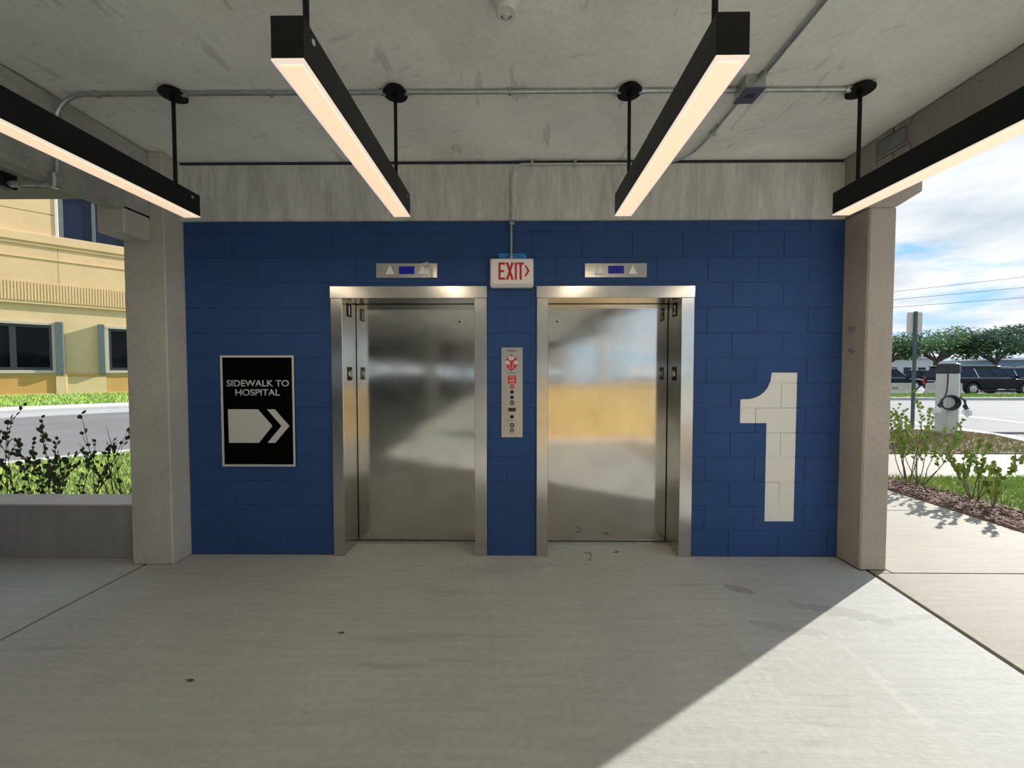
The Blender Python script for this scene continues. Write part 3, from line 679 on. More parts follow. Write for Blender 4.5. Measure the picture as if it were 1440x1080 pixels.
# smoke detector
sd_ = empty('smoke_detector', (-0.043,1.79,CZ), 'round white smoke detector on the ceiling', 'smoke detector')
MB().lathe([(0.040,-0.078),(0.046,-0.072),(0.047,-0.048),(0.056,-0.040),(0.058,-0.024),(0.055,-0.020),(0.060,-0.016),(0.060,0.0)], (-0.043,1.79,CZ), 36).build('body', m_plastic, sd_, smooth=True)
for i in range(5):
    an = -0.9+i*0.45
    MB().box(-0.043+0.026*math.sin(an)-0.004,-0.043+0.026*math.sin(an)+0.004,1.79+0.022*math.cos(an)-0.004,1.79+0.022*math.cos(an)+0.006,CZ-0.080,CZ-0.077).build('vent_slot', M('vent_grey',(0.2,0.2,0.19),0.6), sd_)
MB().lathe([(0.012,-0.084),(0.014,-0.078)], (-0.043,1.798,CZ), 16).build('sensor_cap', m_plastic, sd_, smooth=True)

# ================================================================== exterior ground
gd = MB().box(-150,150,-60,160,-0.40,-0.06).build('ground', m_asph); tag(gd, 'dark asphalt ground around the building', 'ground', kind='structure')
A = Vector((-28.19,23.906,0)); an = math.radians(46); U = Vector((math.sin(an),math.cos(an),0)); Nn = Vector((math.cos(an),-math.sin(an),0))
FRZ = math.atan2(U.y,U.x)
def UN(u,n): p = A+U*u+Nn*n; return (p.x,p.y)
def strip(name, u0,u1,n0,n1,z0,z1,mat,label,cat,kind='structure'):
    return tag(MB().prism([UN(u0,n0),UN(u1,n0),UN(u1,n1),UN(u0,n1)], z0, z1, 'z').build(name, mat), label, cat, kind=kind)
strip('road', -40,21,16.0,26.5,-0.05,-0.01,m_asph,'dark asphalt road between the low wall and the tan building','road')
strip('gutter', -40,21,13.7,16.0,-0.05,0.0,m_gutter,'grey concrete gutter on the far side of the left road','gutter')
strip('sidewalk', -40,21,11.3,13.6,-0.05,0.10,m_curb,'bright white kerb walk in front of the tan building lawn','sidewalk')
strip('lawn', -40,21,-0.2,11.3,-0.05,0.08,m_lawnf,'far green lawn soil at the foot of the tan building','lawn')
strip('curb', -40,21,26.45,26.72,-0.05,0.05,m_curb,'thin white kerb at the near edge of the left road','curb')
q1, q2 = UN(-14,26.72), UN(11.6,26.72)
tag(MB().prism([(-10.9,3.35),(-2.72,3.35),(-2.72,5.4),(-2.0,9.0),q2], -0.05, 0.03, 'z').build('lawn', m_soil), 'lawn soil behind the low wall at left', 'lawn', kind='structure')
# right side
RG = dict(kind='structure')
tag(MB().box(2.9,130,9.95,21.2,-0.058,-0.012).build('road', m_asphr), 'pale grey striped road behind the charging post', 'road', **RG)
tag(MB().box(2.84,30,5.63,7.2,-0.058,0.0).build('sidewalk', m_walk), 'cream concrete walkway crossing behind the shrubs', 'sidewalk', **RG)
tag(MB().prism([(4.81,5.62),(4.81,2.6),(5.40,2.6),(5.42,3.0),(5.50,4.1),(5.42,4.6),(5.3,5.1),(5.15,5.62)], -0.058, 0.012, 'z').build('mulch_bed', m_mulch), 'brown mulch bed along the edge of the sunlit sidewalk', 'mulch', **RG)
tag(MB().prism([(5.15,5.62),(5.3,5.1),(5.42,4.6),(5.50,4.1),(5.42,3.0),(5.40,2.6),(40,2.6),(40,5.62)], -0.058, 0.005, 'z').build('lawn', m_soil), 'lawn soil between the mulch bed and the walkway', 'lawn', **RG)
tag(MB().box(4.81,40,-30,2.59,-0.058,0.0).build('bounce_pavement', M('bounce_concrete',(0.52,0.495,0.45),0.85,var=0.06,scale=1.0,fine=0.05,fscale=20)), 'added pale concrete ground bouncing sunlight onto the ceiling', 'bounce_pavement', **RG)  # unseen pale ground, added to bounce sunlight up to the ceiling
isl = [(3.0,7.21),(10.3,7.21),(10.75,8.2),(11.25,9.2),(11.15,9.7),(10.6,9.94),(3.0,9.94)]
tag(MB().prism(isl, -0.058, 0.02, 'z').build('planting_island', m_mulch2), 'dry brown planting island around the charging post', 'island', **RG)
ic = MB()
for i in range(1,6):
    (xa,ya),(xb,yb) = isl[i],isl[i+1]; d = Vector((xb-xa,yb-ya,0)).normalized(); n_ = Vector((d.y,-d.x,0))
    ic.prism([(xa,ya),(xb+d.x*0.1,yb+d.y*0.1),(xb+d.x*0.1+n_.x*0.13,yb+d.y*0.1+n_.y*0.13),(xa+n_.x*0.13,ya+n_.y*0.13)], -0.05, 0.06, 'z')
tag(ic.build('curb', m_curb), 'pale kerb around the dry planting island', 'curb', **RG)
lot = MB().box(2.9,130,24.6,90,-0.058,-0.01).build('parking_lot', m_asphr); tag(lot, 'pale asphalt car park beyond the far grass strip', 'car park', **RG)
tag(MB().box(2.9,130,21.2,21.55,-0.058,0.12).build('curb', m_gutter), 'grey kerb on the far side of the striped road', 'curb', **RG)
tag(MB().box(2.9,130,21.55,24.6,-0.058,0.13).build('lawn', m_lawnf), 'narrow green grass strip in front of the parked cars', 'lawn', **RG)
def rline(p, q, w, label):
    p, q = Vector((*p,0)), Vector((*q,0)); d = (q-p).normalized(); n_ = Vector((-d.y,d.x,0))*w/2
    tag(MB().prism([(p+n_)[:2],(q+n_)[:2],(q-n_)[:2],(p-n_)[:2]], -0.0118, -0.008, 'z').build('road_marking', m_line), label, 'road marking', 'white parking lines', 'structure')
rline((12.45,14.2),(11.75,8.5),0.16,'white painted line beside the planting island kerb')
rline((15.95,15.8),(15.2,11.0),0.16,'white painted line in the middle of the striped road')
rline((9.0,12.6),(12.4,11.3),0.16,'white cross hatch line further from the island')
rline((8.9,11.0),(11.9,10.25),0.20,'white cross hatch line nearest the island')
rline((9.8,13.9),(12.5,12.9),0.14,'white cross hatch line furthest from the island')
# ------------------------------------------------------------------ grass
def blades(name, mat, pts, h, wdt, label, seed):
    r = random.Random(seed); mb = MB()
    for (x,y,z,s) in pts:
        a_ = r.uniform(0,6.283); hh = h*s*r.uniform(0.5,1.3); w_ = wdt*r.uniform(0.6,1.3); l = r.uniform(0.1,0.7)*hh; b_ = a_+r.uniform(-1,1)
        cx, cy2 = math.cos(a_)*w_, math.sin(a_)*w_; lx, ly = math.cos(b_)*l, math.sin(b_)*l
        k = len(mb.v)
        mb.v += [(x-cx,y-cy2,z),(x+cx,y+cy2,z),(x+cx*.6+lx*.4,y+cy2*.6+ly*.4,z+hh*.6),(x-cx*.6+lx*.4,y-cy2*.6+ly*.4,z+hh*.6),(x+lx,y+ly,z+hh)]
        mb.f += [(k,k+1,k+2,k+3),(k+3,k+2,k+4)]
    me = bpy.data.meshes.new(name); me.from_pydata(mb.v,[],mb.f); me.materials.append(mat)
    o = bpy.data.objects.new(name, me); COL.objects.link(o); return tag(o, label, 'grass', kind='stuff')
r = random.Random(11)
def inside(poly, x, y):
    c = False; n = len(poly)
    for i in range(n):
        (x1,y1),(x2,y2) = poly[i],poly[(i+1)%n]
        if (y1>y) != (y2>y) and x < (x2-x1)*(y-y1)/(y2-y1)+x1: c = not c
    return c
lp = [(-9.5,3.4),(-2.8,3.4),(-2.8,8.5),UN(9.5,26.7),UN(-4,26.7)]
pts = []
while len(pts) < 26000:
    x, y = r.uniform(-10,-2.8), r.uniform(3.4,12)
    if inside(lp,x,y): pts.append((x,y,0.025,1.0))
blades('grass_blades', m_grassl, pts, 0.075, 0.006, 'sunlit green grass behind the low wall at left', 1)
pts = []
gp = [(5.2,5.6),(5.32,5.1),(5.45,4.6),(5.55,4.1),(5.45,3.3),(9,3.3),(9,5.6)]
while len(pts) < 14000:
    x, y = r.uniform(5,9), r.uniform(3.3,5.6)
    if inside(gp,x,y): pts.append((x,y,0.0,1.0 if r.random()<.8 else 1.6))
blades('grass_blades', m_grassr, pts, 0.055, 0.006, 'green grass between the mulch bed and the cream walkway', 2)
pts = []
while len(pts) < 9000:
    x, y = r.uniform(5.5,11.2), r.uniform(7.2,9.9)
    if inside(isl,x,y): pts.append((x,y,0.015,1.0))
blades('grass_blades', m_grassd, pts, 0.06, 0.009, 'dry brown grass on the planting island', 3)
pts = [(*UN(r.uniform(-6,6),r.uniform(0.2,11.2)),0.07,1.0) for _ in range(9000)]
blades('grass_blades', m_grassl, pts, 0.16, 0.02, 'green grass along the foot of the tan building', 4)
pts = [(r.uniform(18,34),r.uniform(21.6,24.5),0.12,1.0) for _ in range(7000)]
blades('grass_blades', m_grassr, pts, 0.10, 0.02, 'short grass on the strip in front of the parked cars', 5)
# mulch chips
mb = MB()
for _ in range(3500):
    y = r.uniform(3.0,5.6); x = r.uniform(4.83,5.5); a_ = r.uniform(0,3.14); l = r.uniform(0.01,0.04); w_ = r.uniform(0.004,0.009); z = 0.012+r.uniform(0,0.012)
    c_, s_ = math.cos(a_), math.sin(a_); t_ = r.uniform(-0.01,0.012)
    k = len(mb.v); mb.v += [(x-c_*l+s_*w_,y-s_*l-c_*w_,z),(x+c_*l+s_*w_,y+s_*l-c_*w_,z+t_),(x+c_*l-s_*w_,y+s_*l+c_*w_,z+t_+.003),(x-c_*l-s_*w_,y-s_*l+c_*w_,z+.003)]; mb.f.append((k,k+1,k+2,k+3))
me = bpy.data.meshes.new('mulch_chips'); me.from_pydata(mb.v,[],mb.f); me.materials.append(m_chip)
o = bpy.data.objects.new('mulch_chips', me); COL.objects.link(o); tag(o, 'loose brown bark chips on the mulch bed', 'mulch', kind='stuff')

# ------------------------------------------------------------------ shrubs
def shrub(base, H, spread, nst, leaf, seed, mat, label, group, lean=(0,0), dens=1.0, droop=0.0):
    r = random.Random(seed); E = empty('shrub', base, label, 'shrub', group)
    st = MB(); lf = MB()
    def add_leaf(p, d):
        L_ = leaf*r.uniform(0.6,1.2); w_ = L_*r.uniform(0.28,0.4)
        d = (d+Vector((r.uniform(-.8,.8),r.uniform(-.8,.8),r.uniform(-.3,.8)))).normalized()
        s_ = d.cross(Vector((r.uniform(-1,1),r.uniform(-1,1),r.uniform(0.2,1)))).normalized()*w_
        up = s_.cross(d).normalized()*L_*0.12
        k = len(lf.v); lf.v += [tuple(v) for v in (p, p+d*L_*0.35+s_+up, p+d*L_*0.75+s_*0.8+up, p+d*L_, p+d*L_*0.75-s_*0.8+up, p+d*L_*0.35-s_+up)]
        lf.f += [(k,k+1,k+2,k+3),(k,k+3,k+4,k+5)]
    B = Vector(base)
    for i in range(nst):
        a_ = r.uniform(0,6.283); tilt = r.uniform(0.1,1.0)*spread
        d = Vector((math.cos(a_)*tilt+lean[0], math.sin(a_)*tilt+lean[1], 1)).normalized()
        p = B+Vector((math.cos(a_)*0.03,math.sin(a_)*0.03,0)); n = 7; Ls = H*r.uniform(0.65,1.08)/max(d.z,0.5)
        path = [p.copy()]; tips = []
        for j in range(n):
            d = (d+Vector((r.uniform(-.16,.16),r.uniform(-.16,.16),r.uniform(-.02,.16)))).normalized()
            p = p+d*Ls/n; path.append(p.copy())
            if j >= 2 and r.random() < 0.75:
                sd2 = (d+Vector((r.uniform(-.9,.9),r.uniform(-.9,.9),r.uniform(-.1,.5)))).normalized()
                sp = [p.copy()]; q = p.copy()
                for k2 in range(4):
                    sd2 = (sd2+Vector((r.uniform(-.2,.2),r.uniform(-.2,.2),.1))).normalized(); q = q+sd2*Ls*0.055; sp.append(q.copy())
                    for _ in range(int(2*dens+r.random())): add_leaf(q, sd2)
                st.tube(sp, 0.0028, 5, 0.0012)
            if j >= 3:
                for _ in range(int(2*dens+r.random())): add_leaf(p, d)
        st.tube(path, 0.006, 6, 0.0018)
    st.build('stem', m_stem, E)
    lf_o = bpy.data.objects.new('leaf', bpy.data.meshes.new('leaf')); lf_o.data.from_pydata([tuple(Vector(v)-B) for v in lf.v],[],lf.f); lf_o.data.materials.append(mat)
    COL.objects.link(lf_o); lf_o.parent = E; lf_o['kind'] = 'stuff'
    return E
G1 = 'dark leafy shrubs behind the low wall'
for i,(x,y,h,n,d,lab) in enumerate(((-4.95,3.62,0.92,10,1.2,'dense dark-leaved shrub at the outer end of the low wall'),(-4.55,3.66,0.83,7,1.0,'dark shrub second from the outer end of the low wall'),
        (-4.22,3.62,0.86,7,0.9,'leafy dark shrub over the middle of the low wall'),(-3.92,3.70,0.85,5,0.35,'sparse twiggy shrub over the low wall'),(-3.62,3.64,0.80,4,0.08,'nearly bare twiggy shrub beside the left column'))):
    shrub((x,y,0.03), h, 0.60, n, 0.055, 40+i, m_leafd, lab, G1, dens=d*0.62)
G2 = 'light green shrubs in the mulch bed'
for i,(x,y,h,n,sp,ln,d,lab) in enumerate(((5.42,5.36,0.92,7,0.45,(0.05,0),1.2,'tallest light green shrub beside the tan column'),(5.40,5.18,0.72,8,0.75,(0.45,0.1),1.0,'wide arching light green shrub in front of the charging post'),
        (5.40,4.57,0.52,7,0.4,(0,0),1.5,'compact light green shrub in the middle of the mulch bed'),(5.33,4.30,0.26,4,1.0,(0.7,0),0.8,'small sprawling shrub at the near end of the mulch bed'))):
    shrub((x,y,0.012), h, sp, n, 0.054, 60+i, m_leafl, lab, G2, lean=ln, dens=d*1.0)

# ================================================================== tan building at left
bd_ = empty('tan_building', A, 'tan hospital building with fluted band and dark windows across the left road', 'building', rz=FRZ)
# local axes: x along the facade, -y outward, z up
def fb(name, x0,x1,y0,y1,z0,z1,mat,parent=bd_,bevel=0): return MB().box(x0,x1,y0,y1,z0,z1).build(name, mat, parent, bevel=bevel, local=True)
fb('lower_wall', -16,14, 0.10,6, 0,5.60, m_brick)
fb('base_course', -16,14, 0.0,0.10, 0,0.20, m_brick)
fb('band_course', 0.0,1.70, 0.02,0.10, 1.20,1.42, m_brick2)
fb('pilaster', -0.30,0.12, -0.03,0.10, 0.0,1.24, m_brick)
fb('pilaster', 0.12,1.86, 0.02,0.10, 0.2,1.22, m_brick)
fb('ochre_panel', -6.0,-0.32, 0.06,0.10, 0.2,1.30, m_brick2)
fb('ochre_panel', 1.88,7.0, 0.06,0.10, 0.2,1.25, m_brick2)
fb('upper_wall', -16,14, -0.12,6, 5.60,9.25, m_stucco)
fl = MB()
x = -9.0
while x < 9.0: fl.box(x,x+0.08,-0.17,-0.12,5.78,6.88); x += 0.125
fl.build('flute', m_stucco, bd_, local=True, kind='stuff')
fb('band_ledge', -16,14, -0.18,-0.12, 8.30,8.36, m_stucco, bevel=0.01)
fb('sill_band', -16,14, -0.30,-0.12, 9.25,9.78, m_stucco, bevel=0.03)
fb('sill_band', -16,14, -0.22,-0.10, 9.05,9.25, m_stucco, bevel=0.03)
fb('panel', -16,-0.10, -0.12,6, 9.78,11.05, m_stucco, bevel=0.02)
fb('panel', -16,-0.10, -0.12,6, 11.08,15, m_stucco, bevel=0.02)
fb('upper_wall', -0.10,14, 0.25,6, 9.78,15, m_stucco)
fb('upper_wall', 7.0,14, -0.12,6, 9.78,15, m_stucco)
fb('head_band', -0.10,7.0, -0.12,0.3, 12.6,15, m_stucco)
fb('corner_trim', -0.10,0.02, -0.16,0.25, 9.78,12.6, M('pale_trim',(0.72,0.64,0.56),0.6))
uw = fb('window_frame', 0.02,7.0, 0.10,0.25, 9.78,9.90, m_winl)
for x in (0.05,1.42,2.95,4.4,5.9): fb('mullion', x,x+0.16, 0.04,0.2, 9.85,12.6, m_winl, uw)
for a_,b_ in ((0.21,1.42),(1.58,2.95),(3.11,4.4),(4.56,5.9)): fb('pane', a_,b_,0.14,0.18,9.9,12.6,m_glassb,uw)
for x in (-0.04,): fb('joint', x,x+0.03,-0.125,-0.11,6.9,9.05,M('stucco_joint',(0.45,0.33,0.18),0.9))
def win(x0, x1, finl, finr):
    w_ = fb('window_frame', x0,x1,-0.10,0.14,1.44,1.62, m_winf, bevel=0.01)
    fb('head', x0,x1,-0.10,0.14,4.36,4.52, m_winf, w_, 0.01)
    fb('stile', x0,x0+0.16,-0.08,0.14,1.62,4.36, m_winf, w_); fb('stile', x1-0.16,x1,-0.08,0.14,1.62,4.36, m_winf, w_)
    n = max(1,int((x1-x0)/1.5)); ww = (x1-x0-0.32)/n
    for i in range(n):
        a_ = x0+0.16+i*ww; b_ = a_+ww
        sh = MB(); sh.box(a_,b_,0.0,0.10,1.62,1.80).box(a_,b_,0.0,0.10,4.20,4.36).box(a_,a_+0.12,0.0,0.10,1.8,4.2).box(b_-0.12,b_,0.0,0.10,1.8,4.2)
        sh.build('sash', m_wind, w_, local=True)
        fb('pane', a_+0.12,b_-0.12,0.05,0.07,1.8,4.2,m_glass,w_)
    if finl: fb('fin', x0-0.30,x0,-0.30,0.10,1.40,4.58,m_winl,w_,0.01)
    if finr: fb('fin', x1,x1+0.32,-0.30,0.10,1.40,4.58,m_winl,w_,0.01)
win(-6.6,-0.24,True,True); win(1.85,8.2,True,True)
# bench by the building
be = empty('bench', (*UN(-2.6,2.2),0.08), 'small pale bench at the foot of the tan building', 'bench', rz=FRZ)
MB().box(-0.6,0.35,-0.25,0.25,0.38,0.46).build('seat', m_curb, be, local=True, bevel=0.01)
for x in (-0.5,0.2): MB().box(x,x+0.1,-0.22,0.22,0,0.38).build('leg', m_curb, be, local=True)
MB().box(0.28,0.36,-0.25,0.25,0.46,0.80).build('armrest', m_winf, be, local=True)

# ================================================================== right background
sp_ = empty('street_sign', (10.46,10.29,0), 'sign seen from the back on a dark green post', 'sign')
MB().prism([(10.43,10.27),(10.45,10.25),(10.47,10.27),(10.51,10.27),(10.51,10.30),(10.43,10.30)], 0, 3.1, 'z').build('post', m_postg, sp_)
MB().prism([(10.26,2.56),(10.29,2.53),(10.63,2.53),(10.66,2.56),(10.66,3.05),(10.63,3.08),(10.29,3.08),(10.26,3.05)], 10.302, 10.308, 'y').build('sign_plate', m_signb, sp_)
for z in (2.65,2.95): MB().cyl((10.47,10.245,z),(10.47,10.30,z),0.012,8).build('bolt', m_galv, sp_)
ch = empty('charging_post', (10.50,9.5,0), 'pale grey electric car charging post with coiled black cable', 'charger')
MB().prism([(10.33,9.36),(10.56,9.32),(10.70,9.42),(10.70,9.62),(10.36,9.66)], 0, 1.48, 'z').build('column', m_charger, ch, bevel=0.015)
MB().prism([(10.32,9.35),(10.56,9.31),(10.71,9.41),(10.71,9.63),(10.35,9.67)], 1.48, 1.72, 'z').build('head', m_rubber, ch, bevel=0.04, seg=2)
MB().prism([(10.37,9.40),(10.55,9.37),(10.66,9.44),(10.66,9.60),(10.38,9.62)], 1.72, 1.75, 'z').build('status_lamp', M('status_lens',(0.8,0.85,0.95),0.2), ch, bevel=0.01)
coil = MB()
for k in range(4):
    R_ = 0.185+0.012*k; cx, cy2, cz2 = 10.30, 9.30-0.02*k, 0.79
    coil.tube([(cx+R_*math.cos(t*2*math.pi/32)*0.97, cy2+0.25*(R_*math.cos(t*2*math.pi/32))*-0.1, cz2+R_*0.78*math.sin(t*2*math.pi/32)) for t in range(33)], 0.016, 8, cap=False)
coil.tube([(10.30,9.33,1.50),(10.27,9.30,1.3),(10.24,9.29,1.05),(10.20,9.29,0.93)], 0.014, 8)
coil.build('cable_coil', m_rubber, ch, smooth=True)
MB().tube([(10.13,9.28,0.80),(10.07,9.27,0.74),(10.02,9.26,0.66)], 0.03, 10, 0.045).build('plug', m_rubber, ch, smooth=True)
cb2 = MB()
for k in range(3): cb2.tube([(10.74,9.44+0.02*k,0.92),(10.80+0.02*k,9.42,0.84),(10.83,9.41,0.72),(10.78,9.41,0.70-0.02*k)], 0.016, 8)
cb2.build('cable_coil', m_rubber, ch, smooth=True)
MB().tube([(10.82,9.41,0.74),(10.84,9.40,0.64),(10.85,9.39,0.56)], 0.03, 10, 0.045).build('plug', m_rubber, ch, smooth=True)
for (x,z) in ((9.99,0.60),(10.86,0.55)):
    bgm = bmesh.new(); bmesh.ops.create_icosphere(bgm, subdivisions=2, radius=0.085)
    rr = random.Random(int(x*100))
    for v in bgm.verts: v.co = v.co*rr.uniform(0.8,1.2); v.co.z *= 1.25
    me = bpy.data.meshes.new('plastic_bag'); 
    for v in bgm.verts: v.co += Vector((x,9.27 if x<10.5 else 9.39,z))-Vector(ch.location)
    bgm.to_mesh(me); bgm.free(); me.materials.append(m_bag); o = bpy.data.objects.new('plastic_bag', me); COL.objects.link(o); o.parent = ch
# concrete barriers
def barrier(x0, x1, y, label):
    E = empty('concrete_barrier', ((x0+x1)/2,y,0), label, 'barrier', 'concrete barriers by the car park')
    MB().prism([(y-0.32,-0.01),(y-0.30,0.10),(y-0.14,0.36),(y-0.10,0.80),(y+0.10,0.80),(y+0.14,0.36),(y+0.30,0.10),(y+0.32,-0.01)], x0, x1, 'x').build('body', m_barrier, E, bevel=0.02)
    MB().box((x0+x1)/2-0.22,(x0+x1)/2+0.22,y-0.31,y-0.2,0.0,0.09).build('lifting_slot', M('slot_dark',(0.05,0.045,0.04),0.9), E)
    MB().box((x0+x1)/2-0.10,(x0+x1)/2+0.25,y-0.145,y-0.10,0.42,0.56).build('stain_patch', M('old_patch',(0.30,0.27,0.24),0.9), E)
    return E
barrier(22.9,25.45,25.1,'tan concrete barrier left of the green sign post')
barrier(26.4,28.55,25.1,'grey concrete barrier between the sign post and the charger')

# ------------------------------------------------------------------ cars
def car(loc, rz, L_, Wd, Hh, paint, label, wheel=0.38, boxy=1.0):
    E = empty('car', loc, label, 'car', 'parked cars', rz=rz)
    h = Wd/2; zb = 0.30; zs = Hh*0.56; rw, fw = L_*0.20, L_*0.80
    def arc(cx): return [(cx+math.cos(t)*(wheel+0.07), wheel+math.sin(t)*(wheel+0.07)) for t in [math.pi-k*math.pi/10 for k in range(11)]]
    low = [(0.06,zb+0.08),(0.0,zb+0.35),(0.05,zs-0.05),(0.12,zs)] + [(L_*0.71,zs),(L_*0.95,zs-0.10),(L_-0.03,zs-0.30),(L_,zb+0.25),(L_-0.08,zb)]
    bot = [(q,max(z,zb)) for q,z in arc(fw)[::-1]]+[(q,max(z,zb)) for q,z in arc(rw)[::-1]]
    body = MB().prism(low+bot, -h, h, 'y')
    body.build('body', paint, E, bevel=0.05, seg=2, local=True)
    # greenhouse: tapered
    x0,x1,x2,x3 = 0.10,0.22+0.25*(1-boxy),L_*0.545,L_*0.715
    w2 = h*0.80
    gh = MB().add([(x0,-h*0.96,zs-0.03),(x3,-h*0.96,zs-0.03),(x3,h*0.96,zs-0.03),(x0,h*0.96,zs-0.03),(x1,-w2,Hh-0.04),(x2,-w2,Hh-0.04),(x2,w2,Hh-0.04),(x1,w2,Hh-0.04)],
                  [(3,2,1,0),(4,5,6,7),(0,1,5,4),(1,2,6,5),(2,3,7,6),(3,0,4,7)])
    gh.build('cabin', paint, E, bevel=0.05, seg=2, local=True)
    MB().prism([(x1-0.12,-w2),(x2+0.05,-w2),(x2+0.05,w2),(x1-0.12,w2)], Hh-0.05, Hh, 'z').build('roof', paint, E, bevel=0.03, seg=2, local=True)
    def side_pt(x,t,s):                    # point on the slanted side, t 0..1 up
        return (x, s*((h*0.96)*(1-t)+w2*t+0.012), (zs-0.03)*(1-t)+(Hh-0.04)*t)
    xa = lambda t: x0+(x1-x0)*t+0.12
    xb = lambda t: x3+(x2-x3)*t-0.14
    cuts = [0.0,0.36,0.70,1.0]
    for s in (-1,1):
        for i in range(3):
            t0,t1 = 0.14,0.84; vs = []
            for t in (t0,t1):
                A_,B_ = xa(t),xb(t); g_ = 0.05
                vs.append([side_pt(A_+(B_-A_)*cuts[i]+g_,t,s), side_pt(A_+(B_-A_)*cuts[i+1]-g_,t,s)])
            p4 = [vs[0][0],vs[0][1],vs[1][1],vs[1][0]]; q4 = [(a,b-s*0.03,c) for a,b,c in p4]
            MB().add(p4+q4,[(0,1,2,3),(7,6,5,4),(0,4,5,1),(1,5,6,2),(2,6,7,3),(3,7,4,0)]).build('side_window', m_carg, E, local=True)
        A_ = xa(0.14)+(xb(0.14)-xa(0.14))*0.36; B_ = xa(0.84)+(xb(0.84)-xa(0.84))*0.36
        MB().tube([side_pt(A_+0.03,0.10,s),side_pt(B_+0.0,0.86,s)],0.028,6).build('chrome_pillar', m_chrome, E, local=True)
        MB().tube([side_pt(xa(0.1),0.10,s),side_pt(xb(0.1),0.10,s)],0.014,6).build('chrome_strip', m_chrome, E, local=True)
        MB().tube([(x1+0.1,s*w2*0.92,Hh+0.02),(x2-0.1,s*w2*0.92,Hh+0.03)],0.022,6).build('roof_rail', m_chrome, E, local=True)
        MB().box(x3-0.25,x3-0.05,min(s*h*0.95,s*h*1.14),max(s*h*0.95,s*h*1.14),zs+0.02,zs+0.20).build('mirror', paint, E, local=True, bevel=0.03)
        MB().box(-0.012,0.05,min(s*h*0.86,s*h*0.99),max(s*h*0.86,s*h*0.99),zs-0.42,zs-0.02).build('tail_light', m_tail, E, local=True, bevel=0.01)
        MB().box(L_-0.18,L_-0.01,min(s*h*0.62,s*h*0.97),max(s*h*0.62,s*h*0.97),zs-0.36,zs-0.22).build('head_light', m_chrome, E, local=True, bevel=0.01)
        MB().box(rw+0.5,fw-0.5,min(s*(h-0.06),s*(h+0.06)),max(s*(h-0.06),s*(h+0.06)),zb-0.02,zb+0.07).build('running_board', m_rubber, E, local=True)
        for cx in (rw,fw):
            y0,y1 = s*(h-0.24),s*(h-0.01)
            wobj = MB().tube([(cx,y0,wheel),(cx,y1,wheel)],wheel,24).build('wheel', m_tyre, E, local=True, smooth=True)
            rim = MB().tube([(cx,y1,wheel),(cx,y1+s*0.008,wheel)],wheel*0.68,24).build('rim', m_rubber, wobj, local=True)
            spk = MB()
            for k in range(7):
                t = k*2*math.pi/7; d = Vector((math.cos(t),0,math.sin(t))); n_ = Vector((-math.sin(t),0,math.cos(t)))
                c = Vector((cx,y1+s*0.012,wheel)); r0, r1 = wheel*0.08, wheel*0.62
                p4 = [c+d*r0+n_*0.03,c+d*r1+n_*0.065,c+d*r1-n_*0.065,c+d*r0-n_*0.03]; q4 = [p+Vector((0,s*0.02,0)) for p in p4]
                spk.add([tuple(p) for p in p4+q4],[(0,1,2,3),(7,6,5,4),(0,4,5,1),(1,5,6,2),(2,6,7,3),(3,7,4,0)])
            spk.build('spoke_set', m_chrome, wobj, local=True)
    # rear and front glass, plate, bumper
    def ends(xlo,xhi,t0,t1,off):
        a = []
        for t in (t0,t1):
            xx = xlo+(xhi-xlo)*t+off; yy = (h*0.96*(1-t)+w2*t)*0.86; zz = (zs-0.03)*(1-t)+(Hh-0.04)*t
            a += [(xx,-yy,zz),(xx,yy,zz)]
        p4 = [a[0],a[1],a[3],a[2]]; q4 = [(x+(0.03 if off<0 else -0.03),y,z) for x,y,z in p4]
        return MB().add(p4+q4,[(0,1,2,3),(7,6,5,4),(0,4,5,1),(1,5,6,2),(2,6,7,3),(3,7,4,0)])
    ends(x0,x1,0.15,0.86,-0.015).build('rear_window', m_carg, E, local=True)
    ends(x3,x2,0.12,0.90,0.015).build('windscreen', m_carg, E, local=True)
    MB().box(-0.02,0.03,-0.26,0.26,zs-0.40,zs-0.24).build('number_plate', m_plastic, E, local=True)
    MB().box(-0.015,0.03,-h*0.7,h*0.7,zs-0.18,zs-0.14).build('chrome_bar', m_chrome, E, local=True)
    MB().box(-0.04,0.10,-h*0.94,h*0.94,zb+0.05,zb+0.25).build('rear_bumper', paint, E, local=True, bevel=0.03)
    return E
car((28.7,26.55,0), 0, 5.7, 2.05, 1.90, m_carb, 'long black sport utility vehicle parked behind the charging post', 0.40)
car((29.4,33.6,0), -0.05, 4.8, 1.9, 1.74, m_carn, 'dark navy sport utility vehicle behind the tan barrier', 0.37)
car((37.2,31.0,0), 0.0, 4.9, 1.9, 1.80, m_carn, 'dark car parked ahead of the long black vehicle', 0.37)
car((36.5,41.5,0), 0.0, 4.6, 1.85, 1.60, m_cars, 'silver car far off behind the navy vehicle', 0.34, 0.4)
car((43.5,43.0,0), 0.0, 4.6, 1.85, 1.66, m_carb, 'black car far off under the middle tree', 0.34, 0.7)

